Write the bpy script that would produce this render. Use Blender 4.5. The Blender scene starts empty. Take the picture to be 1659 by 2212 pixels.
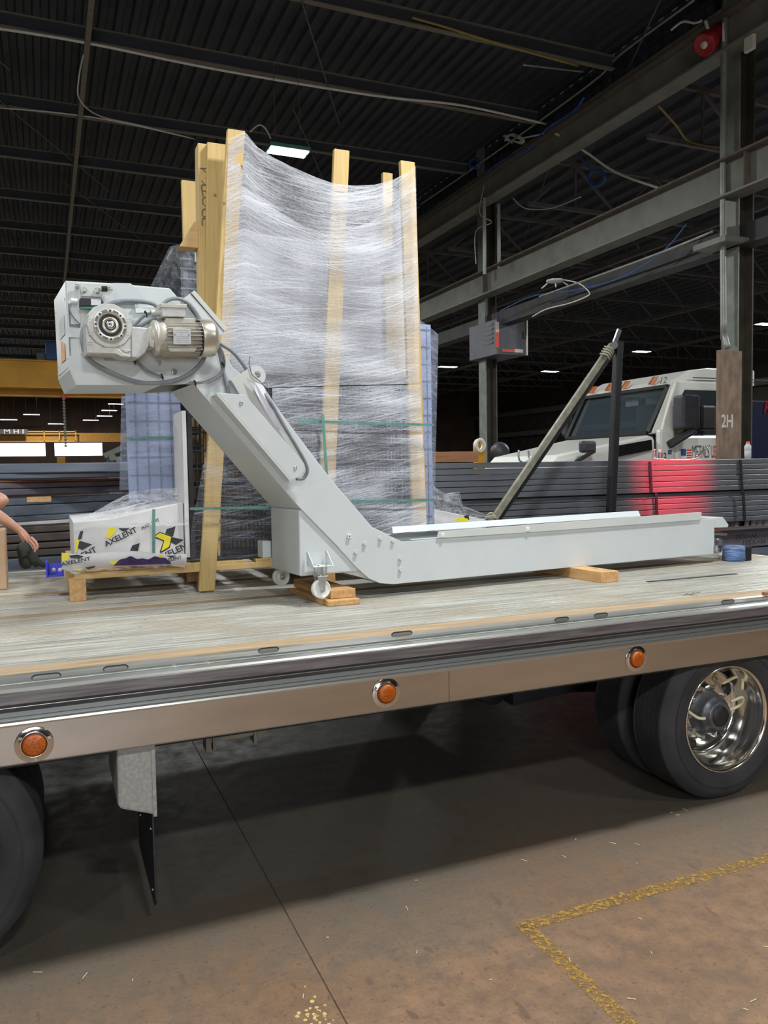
import bpy, bmesh, math, random
from mathutils import Vector, Matrix
random.seed(7)
C = bpy.context.scene.collection
PI = math.pi
# ------------------------------------------------------------------ camera
W, H, F = 1659, 2212, 1716.0
yaw, pit, rol = [math.radians(a) for a in (22.98, -3.14, -0.964)]
cy, sy, cp, sp = math.cos(yaw), math.sin(yaw), math.cos(pit), math.sin(pit)
FW = Vector((sy*cp, cy*cp, sp)); RT = Vector((cy, -sy, 0)); UP = RT.cross(FW)
R2 = RT*math.cos(rol) + UP*math.sin(rol); U2 = R2.cross(FW)
CAM = Vector((0, 0, 1.9))
cd = bpy.data.cameras.new('camera'); cam = bpy.data.objects.new('camera', cd); C.objects.link(cam)
cd.sensor_fit = 'HORIZONTAL'; cd.sensor_width = 36; cd.lens = F/W*36; cd.clip_end = 300; cd.clip_start = .05
m = Matrix((R2, U2, -FW)).transposed().to_4x4(); m.translation = CAM; cam.matrix_world = m
sc = bpy.context.scene; sc.camera = cam
# ------------------------------------------------------------------ world, lamps, exposure
sc.view_settings.view_transform = 'Standard'; sc.view_settings.look = 'None'
sc.view_settings.gamma = 1; sc.view_settings.use_curve_mapping = False
sc.view_settings.exposure = -0.12
wd = bpy.data.worlds.new('World'); sc.world = wd; wd.use_nodes = True
bg = wd.node_tree.nodes['Background']; bg.inputs[0].default_value = (.62, .7, .85, 1); bg.inputs[1].default_value = .11

def lamp(loc, watts, size=.9, col=(.985, 1, .995), rot=(0, 0, 0), sy_=None):
    d = bpy.data.lights.new('bay_and_fill_light', 'AREA'); d.energy = watts; d.color = col
    d.shape = 'RECTANGLE'; d.size = size; d.size_y = sy_ or size*.45
    o = bpy.data.objects.new('bay_and_fill_light', d); C.objects.link(o); o.location = loc; o.rotation_euler = rot; return o
KW = 310
for lx, ly, e in ((-6, -4.2, .9), (1.2, -4.0, 1.15), (8.0, -4.2, .9), (-3.2, 3.3, 1.1), (3.4, 3.0, 1.45), (-4.5, 12.5, 1.3), (3.76, 12.62, 1.3),
                  (-4.5, 22, 1.6), (3.8, 22, 1.6), (4, 34, 1.8), (-5, 34, 1.8), (0, 48, 2), (16, 4, 3.0), (15.5, 14, 2.6), (24, 22, 3), (22, 38, 3), (28, 10, 2.5)):
    lamp((lx, ly, 6.97), KW*e)
lamp((-1.2, -9, 3.2), 430, 5, (.93, .97, 1), (math.radians(78), 0, 0), 3.0)      # unseen fill light added behind the camera to brighten upright faces
# ------------------------------------------------------------------ pixel -> point on a real plane
def ray(px, py): return FW + R2*((px-W/2)/F) - U2*((py-H/2)/F)
def pY(px, py, v): d = ray(px, py); return CAM + d*((v-CAM.y)/d.y)
def pX(px, py, v): d = ray(px, py); return CAM + d*((v-CAM.x)/d.x)
def pZ(px, py, v): d = ray(px, py); return CAM + d*((v-CAM.z)/d.z)
TH = math.radians(5.6); CU = Vector((math.cos(TH), math.sin(TH), 0)); CN = Vector((-math.sin(TH), math.cos(TH), 0)); CO = Vector((2.0, 4.6, 0))
CZ = Vector((0, 0, 1))
def cv(s, w, z): return CO + CU*s + CN*w + CZ*z
def pC(px, py, w=0.0):
    d = ray(px, py); return CAM + d*((w-(CAM-CO).dot(CN))/d.dot(CN))
# ------------------------------------------------------------------ materials
def lin(c):
    c = c/255; return c/12.92 if c <= .04045 else ((c+.055)/1.055)**2.4
def rgb(h): h = h.lstrip('#'); return tuple(lin(int(h[i:i+2], 16)) for i in (0, 2, 4)) + (1,)
def new_mat(name):
    m = bpy.data.materials.new(name); m.use_nodes = True; nt = m.node_tree
    return m, nt, nt.nodes['Principled BSDF']
def nd(nt, t, **k):
    n = nt.nodes.new(t)
    for a, b in k.items(): setattr(n, a, b)
    return n
def coords(nt, scale=(1, 1, 1), kind='Object'):
    tc = nd(nt, 'ShaderNodeTexCoord'); mp = nd(nt, 'ShaderNodeMapping'); mp.inputs['Scale'].default_value = scale
    nt.links.new(tc.outputs[kind], mp.inputs[0]); return mp.outputs[0]
def noise(nt, vec, scale, detail=4, rough=.55):
    n = nd(nt, 'ShaderNodeTexNoise'); n.inputs['Scale'].default_value = scale; n.inputs['Detail'].default_value = detail
    n.inputs['Roughness'].default_value = rough; nt.links.new(vec, n.inputs['Vector']); return n.outputs['Fac']
def ramp(nt, fac, stops):
    r = nd(nt, 'ShaderNodeValToRGB'); e = r.color_ramp.elements
    while len(e) < len(stops): e.new(.5)
    for i, (p, c) in enumerate(stops): e[i].position = p; e[i].color = c if len(c) == 4 else (*c, 1)
    nt.links.new(fac, r.inputs[0]); return r.outputs[0]
def bump(nt, fac, b, s=.2, d=.01):
    n = nd(nt, 'ShaderNodeBump'); n.inputs['Strength'].default_value = s; n.inputs['Distance'].default_value = d
    nt.links.new(fac, n.inputs['Height']); nt.links.new(n.outputs[0], b.inputs['Normal'])
def mixc(nt, fac, a, b):
    n = nd(nt, 'ShaderNodeMix', data_type='RGBA')
    if isinstance(fac, (int, float)): n.inputs[0].default_value = fac
    else: nt.links.new(fac, n.inputs[0])
    for i, v in ((6, a), (7, b)):
        if isinstance(v, tuple): n.inputs[i].default_value = v
        else: nt.links.new(v, n.inputs[i])
    return n.outputs[2]
def mat(name, c1, c2=None, rough=.5, metal=0, ns=8, st=(1, 1, 1), bmp=.0, lo=.35, hi=.65, spec=None, detail=4):
    m, nt, b = new_mat(name); b.inputs['Roughness'].default_value = rough; b.inputs['Metallic'].default_value = metal
    if spec is not None: b.inputs['Specular IOR Level'].default_value = spec
    v = coords(nt, st); f = noise(nt, v, ns, detail)
    col = ramp(nt, f, [(lo, rgb(c1)), (hi, rgb(c2 or c1))]); nt.links.new(col, b.inputs['Base Color'])
    if bmp: bump(nt, f, b, bmp)
    return m
def emit(name, c, s):
    m, nt, b = new_mat(name); b.inputs['Base Color'].default_value = (0, 0, 0, 1)
    b.inputs['Emission Color'].default_value = rgb(c); b.inputs['Emission Strength'].default_value = s; return m
M = {}
M['paint'] = mat('grey_white_paint', '#c3cacc', '#cacfd0', .42, ns=3)
M['paint_warm'] = mat('grey_white_paint_plain', '#c2c6c3', '#c9ccc8', .45, ns=3)
M['galv'] = mat('zinc_plate', '#b9bfc2', '#d2d6d6', .25, .9, ns=30)
M['cast'] = mat('cast_aluminium', '#babcba', '#c7c8c5', .42, .35, ns=40, bmp=.05)
M['motor'] = mat('motor_silver', '#bfbdb3', '#cdcabf', .38, .45, ns=20)
M['fan'] = mat('fan_cover_steel', '#c4c0b2', '#d0ccbf', .3, .75, ns=6)
M['label'] = mat('nameplate', '#b9bdbf', '#c5c8ca', .4, .5, ns=60)
M['black'] = mat('black_plastic', '#121316', '#1a1b1e', .45, ns=20)
M['rubbercable'] = mat('grey_cable', '#757c83', '#848b91', .5, ns=20)
M['white_plastic'] = mat('white_nylon', '#d5d9d6', '#e2e4df', .4, ns=10)
M['bolt'] = mat('zinc_bolt', '#a9b4ad', '#c8cec8', .3, .8, ns=60)
M['paper'] = mat('paper', '#d9d9e4', '#e6e6ee', .8, ns=10)
M['ink'] = mat('ink', '#54555e', rough=.8)
M['orange_sticker'] = mat('orange_sticker', '#c98a55', '#d9a878', .5, ns=20)
M['tyre'] = mat('tyre_rubber', '#26272a', '#37373a', .75, ns=5, st=(1, 1, 1), bmp=.15, detail=8)
M['chrome'] = mat('polished_aluminium', '#d8d6d0', '#e4e2dc', .13, 1, ns=3)
M['rimlip'] = mat('rim_lip', '#dad5cc', '#e8e4dc', .16, 1, ns=3)
M['hub'] = mat('hub_grey', '#5c5f66', '#777a80', .4, .6, ns=12)
M['hub_dark'] = mat('hub_dark', '#1c1c1f', '#262629', .5, ns=12)
M['hose'] = mat('cream_hose', '#d6cfa8', '#e2dcb8', .5, ns=12)
M['amber'] = mat('amber_lens', '#9c470a', '#bd600f', .22, ns=130, bmp=.3)
M['amber_dark'] = mat('amber_grommet', '#5c2a10', '#6b2f12', .5, ns=20)
M['rubber'] = mat('black_rubber', '#1b1d22', '#2a2d34', .55, ns=12, bmp=.1)
M['flapguard'] = mat('grey_speckled_poly', '#8f908d', '#a3a4a0', .5, ns=60)
M['underbody'] = mat('dark_underbody', '#15161a', '#24262b', .7, ns=5)
M['winch'] = mat('dirty_steel', '#77756a', '#8d8b7c', .6, .4, ns=14)
M['alu_edge'] = mat('alu_edge', '#c9cac4', '#dad9d2', .3, .85, ns=2, st=(.15, 3, 3))
M['rub'] = mat('rub_rail_face', '#6a6768', '#8b8a8d', .45, .6, ns=6, st=(.6, 2, 14), bmp=.05)
M['alu_grey'] = mat('alu_grey', '#7e8688', '#98a0a1', .45, .6, ns=3, st=(.2, 2, 6))
M['alu_dark'] = mat('alu_dark', '#35373d', '#4c4f56', .55, .4, ns=4, st=(.3, 2, 8))
M['alu_web'] = mat('alu_web', '#a5adae', '#bac1c1', .5, .35, ns=5, st=(.5, 2, 2))
M['polish'] = mat('polished_strip', '#bfc1c0', '#d2d2d0', .17, 1, ns=2.2, st=(.6, 1, 3), bmp=.04)
M['knotwood'] = mat('deck_wood', '#8f7b62', '#b09878', .7, ns=5, st=(.5, 6, 6), bmp=.1)
def deckmat():
    m, nt, b = new_mat('worn_aluminium_deck')
    v = coords(nt, (.35, 12, 1)); f = noise(nt, v, 3, 7, .65)
    v2 = coords(nt, (1, 1.6, 1)); f2 = noise(nt, v2, 2.2, 5, .6)
    c = ramp(nt, f, [(.3, rgb('#66645e')), (.44, rgb('#a5a49b')), (.6, rgb('#c2c1b9')), (.8, rgb('#d2d1cb'))])
    c2 = mixc(nt, ramp(nt, f2, [(.44, (0, 0, 0)), (.66, (1, 1, 1))]), c, rgb('#a8a090'))
    v3 = coords(nt, (5, 30, 1)); f3 = noise(nt, v3, 4, 6, .7)
    c3 = mixc(nt, ramp(nt, f3, [(.64, (0, 0, 0)), (.72, (1, 1, 1))]), c2, rgb('#4f4b44'))
    nt.links.new(c3, b.inputs['Base Color']); b.inputs['Metallic'].default_value = .3; b.inputs['Roughness'].default_value = .5
    bump(nt, f, b, .12); return m
M['deck'] = deckmat()
def woodmat(name, a, bcol, knots=True, axis='z'):
    m, nt, b = new_mat(name)
    st = {'z': (14, 14, .7), 'x': (.7, 14, 14), 'y': (14, .7, 14)}[axis]
    v = coords(nt, st); f = noise(nt, v, 3, 6, .6); c = ramp(nt, f, [(.3, rgb(a)), (.7, rgb(bcol))])
    if knots:
        vo = nd(nt, 'ShaderNodeTexVoronoi'); vo.inputs['Scale'].default_value = 5
        nt.links.new(coords(nt), vo.inputs['Vector'])
        c = mixc(nt, ramp(nt, vo.outputs['Distance'], [(.03, (1, 1, 1)), (.09, (0, 0, 0))]), c, rgb('#7a5b38'))
    nt.links.new(c, b.inputs['Base Color']); b.inputs['Roughness'].default_value = .65; bump(nt, f, b, .1); return m
M['pine'] = woodmat('pine_board', '#b79a60', '#cbaf74')
M['pine_x'] = woodmat('pine_board_lengthwise', '#bd9c66', '#d0b07c', axis='x')
M['block'] = woodmat('pine_block', '#b58a58', '#d6ac76', axis='y')
M['oldwood'] = woodmat('brown_timber', '#7d5636', '#96694a', axis='x')
def floormat():
    m, nt, b = new_mat('stained_concrete')
    v = coords(nt); f = noise(nt, v, 1.1, 8, .6); g = noise(nt, v, 9, 10, .7); k = noise(nt, v, 55, 6, .7)
    c = ramp(nt, f, [(.3, rgb('#755b43')), (.5, rgb('#8b6d52')), (.7, rgb('#9a7c60'))])
    c = mixc(nt, ramp(nt, g, [(.36, (0, 0, 0)), (.62, (.85, .85, .85))]), c, rgb('#645040'))
    c = mixc(nt, ramp(nt, k, [(.56, (0, 0, 0)), (.68, (.9, .9, .9))]), c, rgb('#4d3d30'))
    pt = noise(nt, coords(nt, (1, .45, 1)), 14, 3, .5); c = mixc(nt, ramp(nt, pt, [(.66, (0, 0, 0)), (.7, (.7, .7, .7))]), c, rgb('#5d4636'))
    sp = noise(nt, v, 130, 2, .5); c = mixc(nt, ramp(nt, sp, [(.74, (0, 0, 0)), (.78, (1, 1, 1))]), c, rgb('#b79b78'))
    # wheel-polished greyer lane under and beside the trailer, darkened to paint in its shade
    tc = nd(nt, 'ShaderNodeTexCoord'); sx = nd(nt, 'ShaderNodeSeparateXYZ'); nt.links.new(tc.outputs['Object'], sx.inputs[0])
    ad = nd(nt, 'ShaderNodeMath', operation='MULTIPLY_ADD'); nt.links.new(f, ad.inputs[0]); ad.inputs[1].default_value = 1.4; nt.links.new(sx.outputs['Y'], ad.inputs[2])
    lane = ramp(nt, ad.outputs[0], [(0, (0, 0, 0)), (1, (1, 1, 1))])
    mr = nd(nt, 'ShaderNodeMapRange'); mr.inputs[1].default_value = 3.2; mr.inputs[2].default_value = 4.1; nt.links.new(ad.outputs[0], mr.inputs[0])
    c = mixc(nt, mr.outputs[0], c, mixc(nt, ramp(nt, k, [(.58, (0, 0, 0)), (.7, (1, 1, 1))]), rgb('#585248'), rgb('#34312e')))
    nt.links.new(c, b.inputs['Base Color'])
    r = ramp(nt, g, [(.3, (.35, .35, .35)), (.7, (.7, .7, .7))]); nt.links.new(r, b.inputs['Roughness'])
    bump(nt, k, b, .5, .006); return m
M['floor'] = floormat()
def ypaint():
    m, nt, b = new_mat('worn_yellow_paint'); v = coords(nt); g = noise(nt, v, 48, 10, .8)
    b.inputs['Base Color'].default_value = rgb('#b08a3e'); b.inputs['Roughness'].default_value = .6
    a = ramp(nt, g, [(.47, (0, 0, 0)), (.56, (.85, .85, .85))]); nt.links.new(a, b.inputs['Alpha']); return m
M['ypaint'] = ypaint()
M['steel_dark'] = mat('dark_painted_steel', '#333436', '#434341', .65, .1, ns=4)
M['roof'] = mat('dark_roof_deck', '#34383f', '#3d4149', .7, ns=2)
M['purlin'] = mat('roof_purlin', '#6c675e', '#80786a', .6, ns=3, st=(.5, 3, 3))
M['beam'] = mat('grey_steel_beam', '#72746d', '#84857c', .6, .15, ns=2.5, bmp=.05)
M['beam_rust'] = mat('rusty_flange', '#5c554c', '#6f665a', .7, .1, ns=6, st=(1, 1, 1))
M['column'] = mat('column_paint', '#6e736b', '#828781', .6, .1, ns=4)
M['column_shaded'] = mat('column_shaded', '#39352b', '#4a453a', .65, .1, ns=4)  # darker copy of the column paint, shade put into the colour
M['plate'] = mat('rusty_plate', '#6d5b4b', '#8e7a68', .7, .1, ns=5, st=(2, 2, .8), bmp=.1)
M['truss'] = mat('truss_steel', '#5e5c5c', '#6e6b6b', .6, .1, ns=4)
M['wallpanel'] = mat('dark_siding', '#38322d', '#463f38', .7, ns=1.5)
M['conduit'] = mat('conduit', '#8d8f88', '#a3a59e', .45, .4, ns=4)
M['bluecable'] = mat('blue_cable', '#2b4f8c', '#355fa5', .5)
M['whitecable'] = mat('white_cable', '#d6d4cc', '#e0ded6', .5)
M['yellowcable'] = mat('yellow_cable', '#8b7a42', '#9a8748', .5)
M['red'] = mat('red_horn', '#8c1420', '#a61c2a', .35)
M['yellow'] = mat('crane_yellow', '#c08a12', '#d69a18', .5, ns=1)
M['blue'] = mat('hoist_blue', '#15406c', '#1c4d80', .5, ns=2)
M['led'] = emit('led_panel', '#f6fbff', 14)
M['window'] = emit('daylight_window', '#eef4ff', 4)
M['daycyan'] = emit('daylight_cyan', '#bfe6ff', 2.5)
M['truckwhite'] = mat('truck_white', '#e4e7df', '#e9ebe3', .22, ns=1, spec=.6)
M['darkgrey'] = mat('dark_grey_plastic', '#33353b', '#3f4147', .45, ns=10)
M['heater'] = mat('heater_grey', '#4b4f57', '#565a62', .5, ns=4)
M['redtape'] = mat('red_tape', '#d92a20', '#e23b2c', .4)
M['whitetape'] = mat('white_tape', '#c9c2b6', '#d6d0c4', .4)
M['tube'] = mat('mill_steel_tube', '#5e6269', '#73777d', .42, .35, ns=3, st=(.4, 3, 3), detail=6)
M['tube2'] = mat('violet_steel', '#5f5a64', '#736d76', .5, .3, ns=3, st=(.4, 3, 3))
M['tube3'] = mat('blue_steel', '#606977', '#737b88', .45, .35, ns=3, st=(.4, 3, 3))
M['tube4'] = mat('brown_steel', '#514a46', '#675e59', .55, .3, ns=3, st=(.4, 3, 3))
M['rust'] = mat('rust_steel', '#6d3e28', '#87502f', .7, .1, ns=8)
M['band'] = mat('steel_band', '#222326', '#2e2f33', .5, .3)
M['skin'] = mat('skin', '#b98670', '#c99a84', .5, ns=9)
M['cloth'] = mat('grey_shirt', '#4a4c52', '#565860', .85, ns=20)
M['jeans'] = mat('jeans', '#2e3850', '#38435e', .85, ns=20)
M['hair'] = mat('hair', '#2c211a', '#3a2c22', .7, ns=30)
M['glove'] = mat('dark_glove', '#23261f', '#34372f', .85, ns=12, bmp=.3)
M['bluebag'] = mat('blue_plastic', '#2a2fbe', '#3339cc', .35, ns=8)
M['purple'] = mat('purple_cloth', '#2c1840', '#3b2354', .85, ns=14, bmp=.3)
M['carton'] = mat('white_carton', '#c4c3c4', '#d0cfd0', .5, ns=6, bmp=.05)
M['cardboard'] = mat('cardboard', '#a4876a', '#b89a7b', .75, ns=6)
M['pyellow'] = mat('print_yellow', '#e0d022', '#e8d826', .45)
M['pblack'] = mat('print_black', '#26272a', '#2e2f33', .5)
M['mesh'] = mat('black_wire', '#1a1c24', '#262932', .5, ns=20)
M['bluefilmpanel'] = mat('pale_blue_sheet', '#8f9dc4', '#a9b4d2', .35, ns=2)  # blue of the film's reflections put into the panel colour
M['fogsheet'] = mat('grey_sheet', '#878b98', '#989ba6', .4, ns=1.6)
M['strap'] = mat('green_strap', '#517f76', '#639088', .35, ns=20)
M['bluetape'] = mat('blue_strap_roll', '#2e4570', '#6b86b4', .6, ns=10, st=(1, 1, 9))
M['rope'] = mat('rope', '#9c9684', '#aca690', .8)
M['bottle'] = mat('clear_plastic', '#c8ccd0', '#d4d8da', .2, ns=20)
M['orange'] = mat('orange_cap', '#e4622a', '#ee6c30', .4)
M['green'] = mat('green_switch_strip', '#4d8a78', '#5d9a88', .3)
def film(name, base, lo, hi, a0, a1, st=(1.2, 80), tilt=0.0, rough=.28):
    m, nt, b = new_mat(name); tc = nd(nt, 'ShaderNodeTexCoord')
    def layer(rot, sc_, s, d, r):
        r1 = nd(nt, 'ShaderNodeMapping'); r1.inputs['Rotation'].default_value = (0, 0, rot); nt.links.new(tc.outputs['UV'], r1.inputs[0])
        mp = nd(nt, 'ShaderNodeMapping'); mp.inputs['Scale'].default_value = (*sc_, 1); nt.links.new(r1.outputs[0], mp.inputs[0])
        return noise(nt, mp.outputs[0], s, d, r)
    f1 = layer(.10+tilt, st, 1.5, 9, .75); f2 = layer(-.16+tilt, (st[0]*.8, st[1]*.7), 1.4, 9, .75); f3 = layer(0, (1, 1.6), 1.5, 3, .5); f4 = layer(.05, (20, 45), 2.4, 5, .8)
    mx = nd(nt, 'ShaderNodeMath', operation='MAXIMUM'); nt.links.new(f1, mx.inputs[0]); nt.links.new(f2, mx.inputs[1])
    ad = nd(nt, 'ShaderNodeMath', operation='MULTIPLY_ADD'); nt.links.new(f3, ad.inputs[0]); ad.inputs[1].default_value = .5; nt.links.new(mx.outputs[0], ad.inputs[2])
    a2 = nd(nt, 'ShaderNodeMath', operation='MULTIPLY_ADD'); nt.links.new(f4, a2.inputs[0]); a2.inputs[1].default_value = .3; nt.links.new(ad.outputs[0], a2.inputs[2])
    mr = nd(nt, 'ShaderNodeMapRange'); mr.inputs[1].default_value = lo; mr.inputs[2].default_value = hi; mr.inputs[3].default_value = a0; mr.inputs[4].default_value = a1
    nt.links.new(a2.outputs[0], mr.inputs[0]); nt.links.new(mr.outputs[0], b.inputs['Alpha'])
    b.inputs['Base Color'].default_value = rgb(base); b.inputs['Roughness'].default_value = rough
    bump(nt, a2.outputs[0], b, .6, .02); return m
M['film'] = film('stretch_film', '#dfe2ea', .84, 1.08, .2, .92)
M['film_fog'] = film('stretch_film_inner', '#ccd0da', .80, 1.05, .35, .8, rough=.4)
M['film_low'] = film('stretch_film_clear', '#dfe3ee', .83, 1.07, .14, .85)
M['film_blue'] = film('stretch_film_bluish', '#bcc9e6', .85, 1.15, .2, .7, st=(3, 20))  # blue tint paints in what the film reflects
M['film_thin'] = film('stretch_film_thin', '#dfe3ee', .90, 1.14, .03, .55)
M['film_tent'] = film('stretch_film_tent', '#cdd8e6', .84, 1.12, .1, .62, st=(9, 14), tilt=.9)
M['film_dense'] = film('stretch_film_crumpled', '#dfe3e8', .84, 1.12, .12, .8, st=(9, 14), tilt=.3)
def glassmat(name, col, alpha=.35, rough=.05):
    m, nt, b = new_mat(name); b.inputs['Base Color'].default_value = rgb(col); b.inputs['Roughness'].default_value = rough
    b.inputs['Alpha'].default_value = alpha; b.inputs['Specular IOR Level'].default_value = .8; noise(nt, coords(nt), 3); return m
M['glass'] = glassmat('cab_glass', '#46545a', .42)
# ------------------------------------------------------------------ mesh builder
WM = {}
class MB:
    def __init__(s): s.v = []; s.f = []; s.sm = []
    def add(s, vs, fs, smooth=False):
        o = len(s.v); s.v += [Vector(v) for v in vs]; s.f += [tuple(i+o for i in f) for f in fs]; s.sm += [smooth]*len(fs); return s
    def hexa(s, p):   # 8 points: bottom 4 ccw, top 4 ccw
        return s.add(p, [(3, 2, 1, 0), (4, 5, 6, 7), (0, 1, 5, 4), (1, 2, 6, 5), (2, 3, 7, 6), (3, 0, 4, 7)])
    def box(s, a, b):
        x0, y0, z0 = a; x1, y1, z1 = b
        return s.hexa([(x0, y0, z0), (x1, y0, z0), (x1, y1, z0), (x0, y1, z0), (x0, y0, z1), (x1, y0, z1), (x1, y1, z1), (x0, y1, z1)])
    def cbox(s, a, b):  # in conveyor coordinates
        (x0, y0, z0), (x1, y1, z1) = a, b
        return s.hexa([cv(*q) for q in ((x0, y0, z0), (x1, y0, z0), (x1, y1, z0), (x0, y1, z0), (x0, y0, z1), (x1, y0, z1), (x1, y1, z1), (x0, y1, z1))])
    def beam(s, a, b, w, h, up=(0, 0, 1)):
        a, b = Vector(a), Vector(b); d = (b-a).normalized(); up = Vector(up)
        if abs(d.dot(up)) > .97: up = Vector((0, 1, 0))
        x = d.cross(up).normalized()*(w/2); y = x.cross(d).normalized()*(h/2)
        return s.hexa([a-x-y, a+x-y, b+x-y, b-x-y, a-x+y, a+x+y, b+x+y, b-x+y])
    def prism(s, pts, vec):
        pts = [Vector(p) for p in pts]; n = len(pts); vec = Vector(vec)
        return s.add(pts+[p+vec for p in pts], [tuple(range(n))[::-1], tuple(range(n, 2*n))]+[(i, (i+1) % n, n+(i+1) % n, n+i) for i in range(n)])
    def cyl(s, a, b, r, n=16, r2=None, cap=True, smooth=True):
        a, b = Vector(a), Vector(b); d = (b-a).normalized(); t = Vector((0, 0, 1)) if abs(d.z) < .9 else Vector((1, 0, 0))
        x = d.cross(t).normalized(); y = d.cross(x); r2 = r if r2 is None else r2
        vs = [a+(x*math.cos(2*PI*i/n)+y*math.sin(2*PI*i/n))*r for i in range(n)]+[b+(x*math.cos(2*PI*i/n)+y*math.sin(2*PI*i/n))*r2 for i in range(n)]
        s.add(vs, [(i, (i+1) % n, n+(i+1) % n, n+i) for i in range(n)], smooth)
        if cap: s.add(vs[:n], [tuple(range(n))[::-1]]); s.add(vs[n:], [tuple(range(n))])
        return s
    def lathe(s, c, ax, prof, n=32, smooth=True):   # prof: (distance along axis, radius)
        c, ax = Vector(c), Vector(ax).normalized(); t = Vector((0, 0, 1)) if abs(ax.z) < .9 else Vector((1, 0, 0))
        x = ax.cross(t).normalized(); y = ax.cross(x); vs = []; fs = []
        for d, r in prof: vs += [c+ax*d+(x*math.cos(2*PI*i/n)+y*math.sin(2*PI*i/n))*r for i in range(n)]
        for k in range(len(prof)-1):
            fs += [(k*n+i, k*n+(i+1) % n, (k+1)*n+(i+1) % n, (k+1)*n+i) for i in range(n)]
        return s.add(vs, fs, smooth)
    def tube(s, pts, r, n=8, res=6, closed=False):
        P = [Vector(p) for p in pts]
        if res > 1 and len(P) > 2:
            Q = []; L = len(P)
            for i in range(L-1):
                p0, p1, p2, p3 = P[max(i-1, 0)], P[i], P[i+1], P[min(i+2, L-1)]
                for k in range(res):
                    t = k/res; Q.append(.5*((2*p1)+(p2-p0)*t+(2*p0-5*p1+4*p2-p3)*t*t+(3*p1-p0-3*p2+p3)*t**3))
            P = Q+[P[-1]]
        vs = []; fs = []; x = None
        for i, p in enumerate(P):
            d = (P[min(i+1, len(P)-1)]-P[max(i-1, 0)]).normalized()
            if x is None: x = d.cross(Vector((.31, .2, .93))).normalized()
            x = (x-d*x.dot(d)).normalized(); y = d.cross(x)
            vs += [p+(x*math.cos(2*PI*k/n)+y*math.sin(2*PI*k/n))*r for k in range(n)]
        for i in range(len(P)-1): fs += [(i*n+k, i*n+(k+1) % n, (i+1)*n+(k+1) % n, (i+1)*n+k) for k in range(n)]
        L = len(P)
        fs += [tuple(range(n))[::-1], tuple((L-1)*n+k for k in range(n))]
        return s.add(vs, fs, True)
    def grid(s, fn, nu, nv, smooth=True):
        vs = [fn(i/nu, j/nv) for j in range(nv+1) for i in range(nu+1)]
        return s.add(vs, [(j*(nu+1)+i, j*(nu+1)+i+1, (j+1)*(nu+1)+i+1, (j+1)*(nu+1)+i) for j in range(nv) for i in range(nu)], smooth)
    def build(s, name, mt, parent=None, bevel=0, fix=True):
        me = bpy.data.meshes.new(name); inv = WM[parent.name].inverted() if parent is not None else Matrix()
        base = Vector((0, 0, 0))
        if parent is None and s.v:
            xs = [v.x for v in s.v]; ys = [v.y for v in s.v]; zs = [v.z for v in s.v]
            base = Vector(((min(xs)+max(xs))/2, (min(ys)+max(ys))/2, min(zs)))
        me.from_pydata([tuple((inv @ v) if parent is not None else v-base) for v in s.v], [], s.f)
        me.polygons.foreach_set('use_smooth', s.sm)
        bm = bmesh.new(); bm.from_mesh(me)
        if fix: bmesh.ops.recalc_face_normals(bm, faces=bm.faces)
        bm.to_mesh(me); bm.free()
        me.materials.append(M[mt] if isinstance(mt, str) else mt)
        o = bpy.data.objects.new(name, me); C.objects.link(o)
        if parent is not None: o.parent = parent; WM[o.name] = WM[parent.name].copy()
        else: o.location = base; WM[o.name] = Matrix.Translation(base)
        if bevel:
            b = o.modifiers.new('Bevel', 'BEVEL'); b.width = bevel; b.segments = 2; b.limit_method = 'ANGLE'; b.angle_limit = math.radians(40)
        return o
def tag(o, label=None, cat=None, group=None, kind=None):
    for k, v in (('label', label), ('category', cat), ('group', group), ('kind', kind)):
        if v: o[k] = v
    return o
def empty(name, loc, label, cat, group=None, rz=0):
    o = bpy.data.objects.new(name, None); C.objects.link(o); o.location = loc; o.rotation_euler = (0, 0, rz); o.empty_display_size = .1
    WM[o.name] = Matrix.Translation(Vector(loc)) @ Matrix.Rotation(rz, 4, 'Z'); return tag(o, label, cat, group)
def copyob(o, loc=None, parent=None):
    c = o.copy(); C.objects.link(c)
    if loc is not None: c.location = loc
    if parent is not None: c.parent = parent
    for ch in list(o.children):
        if ch.name in WM: copyob(ch, parent=c)
    WM[c.name] = WM[o.name].copy(); return c
def text(name, body, origin, ex, ey, size, mt, parent, depth=.002, bold=0.0, shear=0.0, sxy=(1, 1)):
    cu = bpy.data.curves.new(name, 'FONT'); cu.body = body; cu.size = 1; cu.extrude = 0; cu.offset = bold; cu.shear = shear; cu.align_x = 'CENTER'; cu.align_y = 'CENTER'
    t = bpy.data.objects.new(name, cu); C.objects.link(t); bpy.context.view_layer.update()
    me = bpy.data.meshes.new_from_object(t.evaluated_get(bpy.context.evaluated_depsgraph_get())); bpy.data.objects.remove(t); bpy.data.curves.remove(cu)
    ex, ey = Vector(ex).normalized(), Vector(ey).normalized(); n = ex.cross(ey); b = MB()
    vs = [Vector(origin)+ex*(v.co.x*size*sxy[0])+ey*(v.co.y*size*sxy[1])+n*.001 for v in me.vertices]
    b.add(vs, [tuple(p.vertices) for p in me.polygons]); bpy.data.meshes.remove(me)
    return b.build(name, mt, parent, fix=False)
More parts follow.
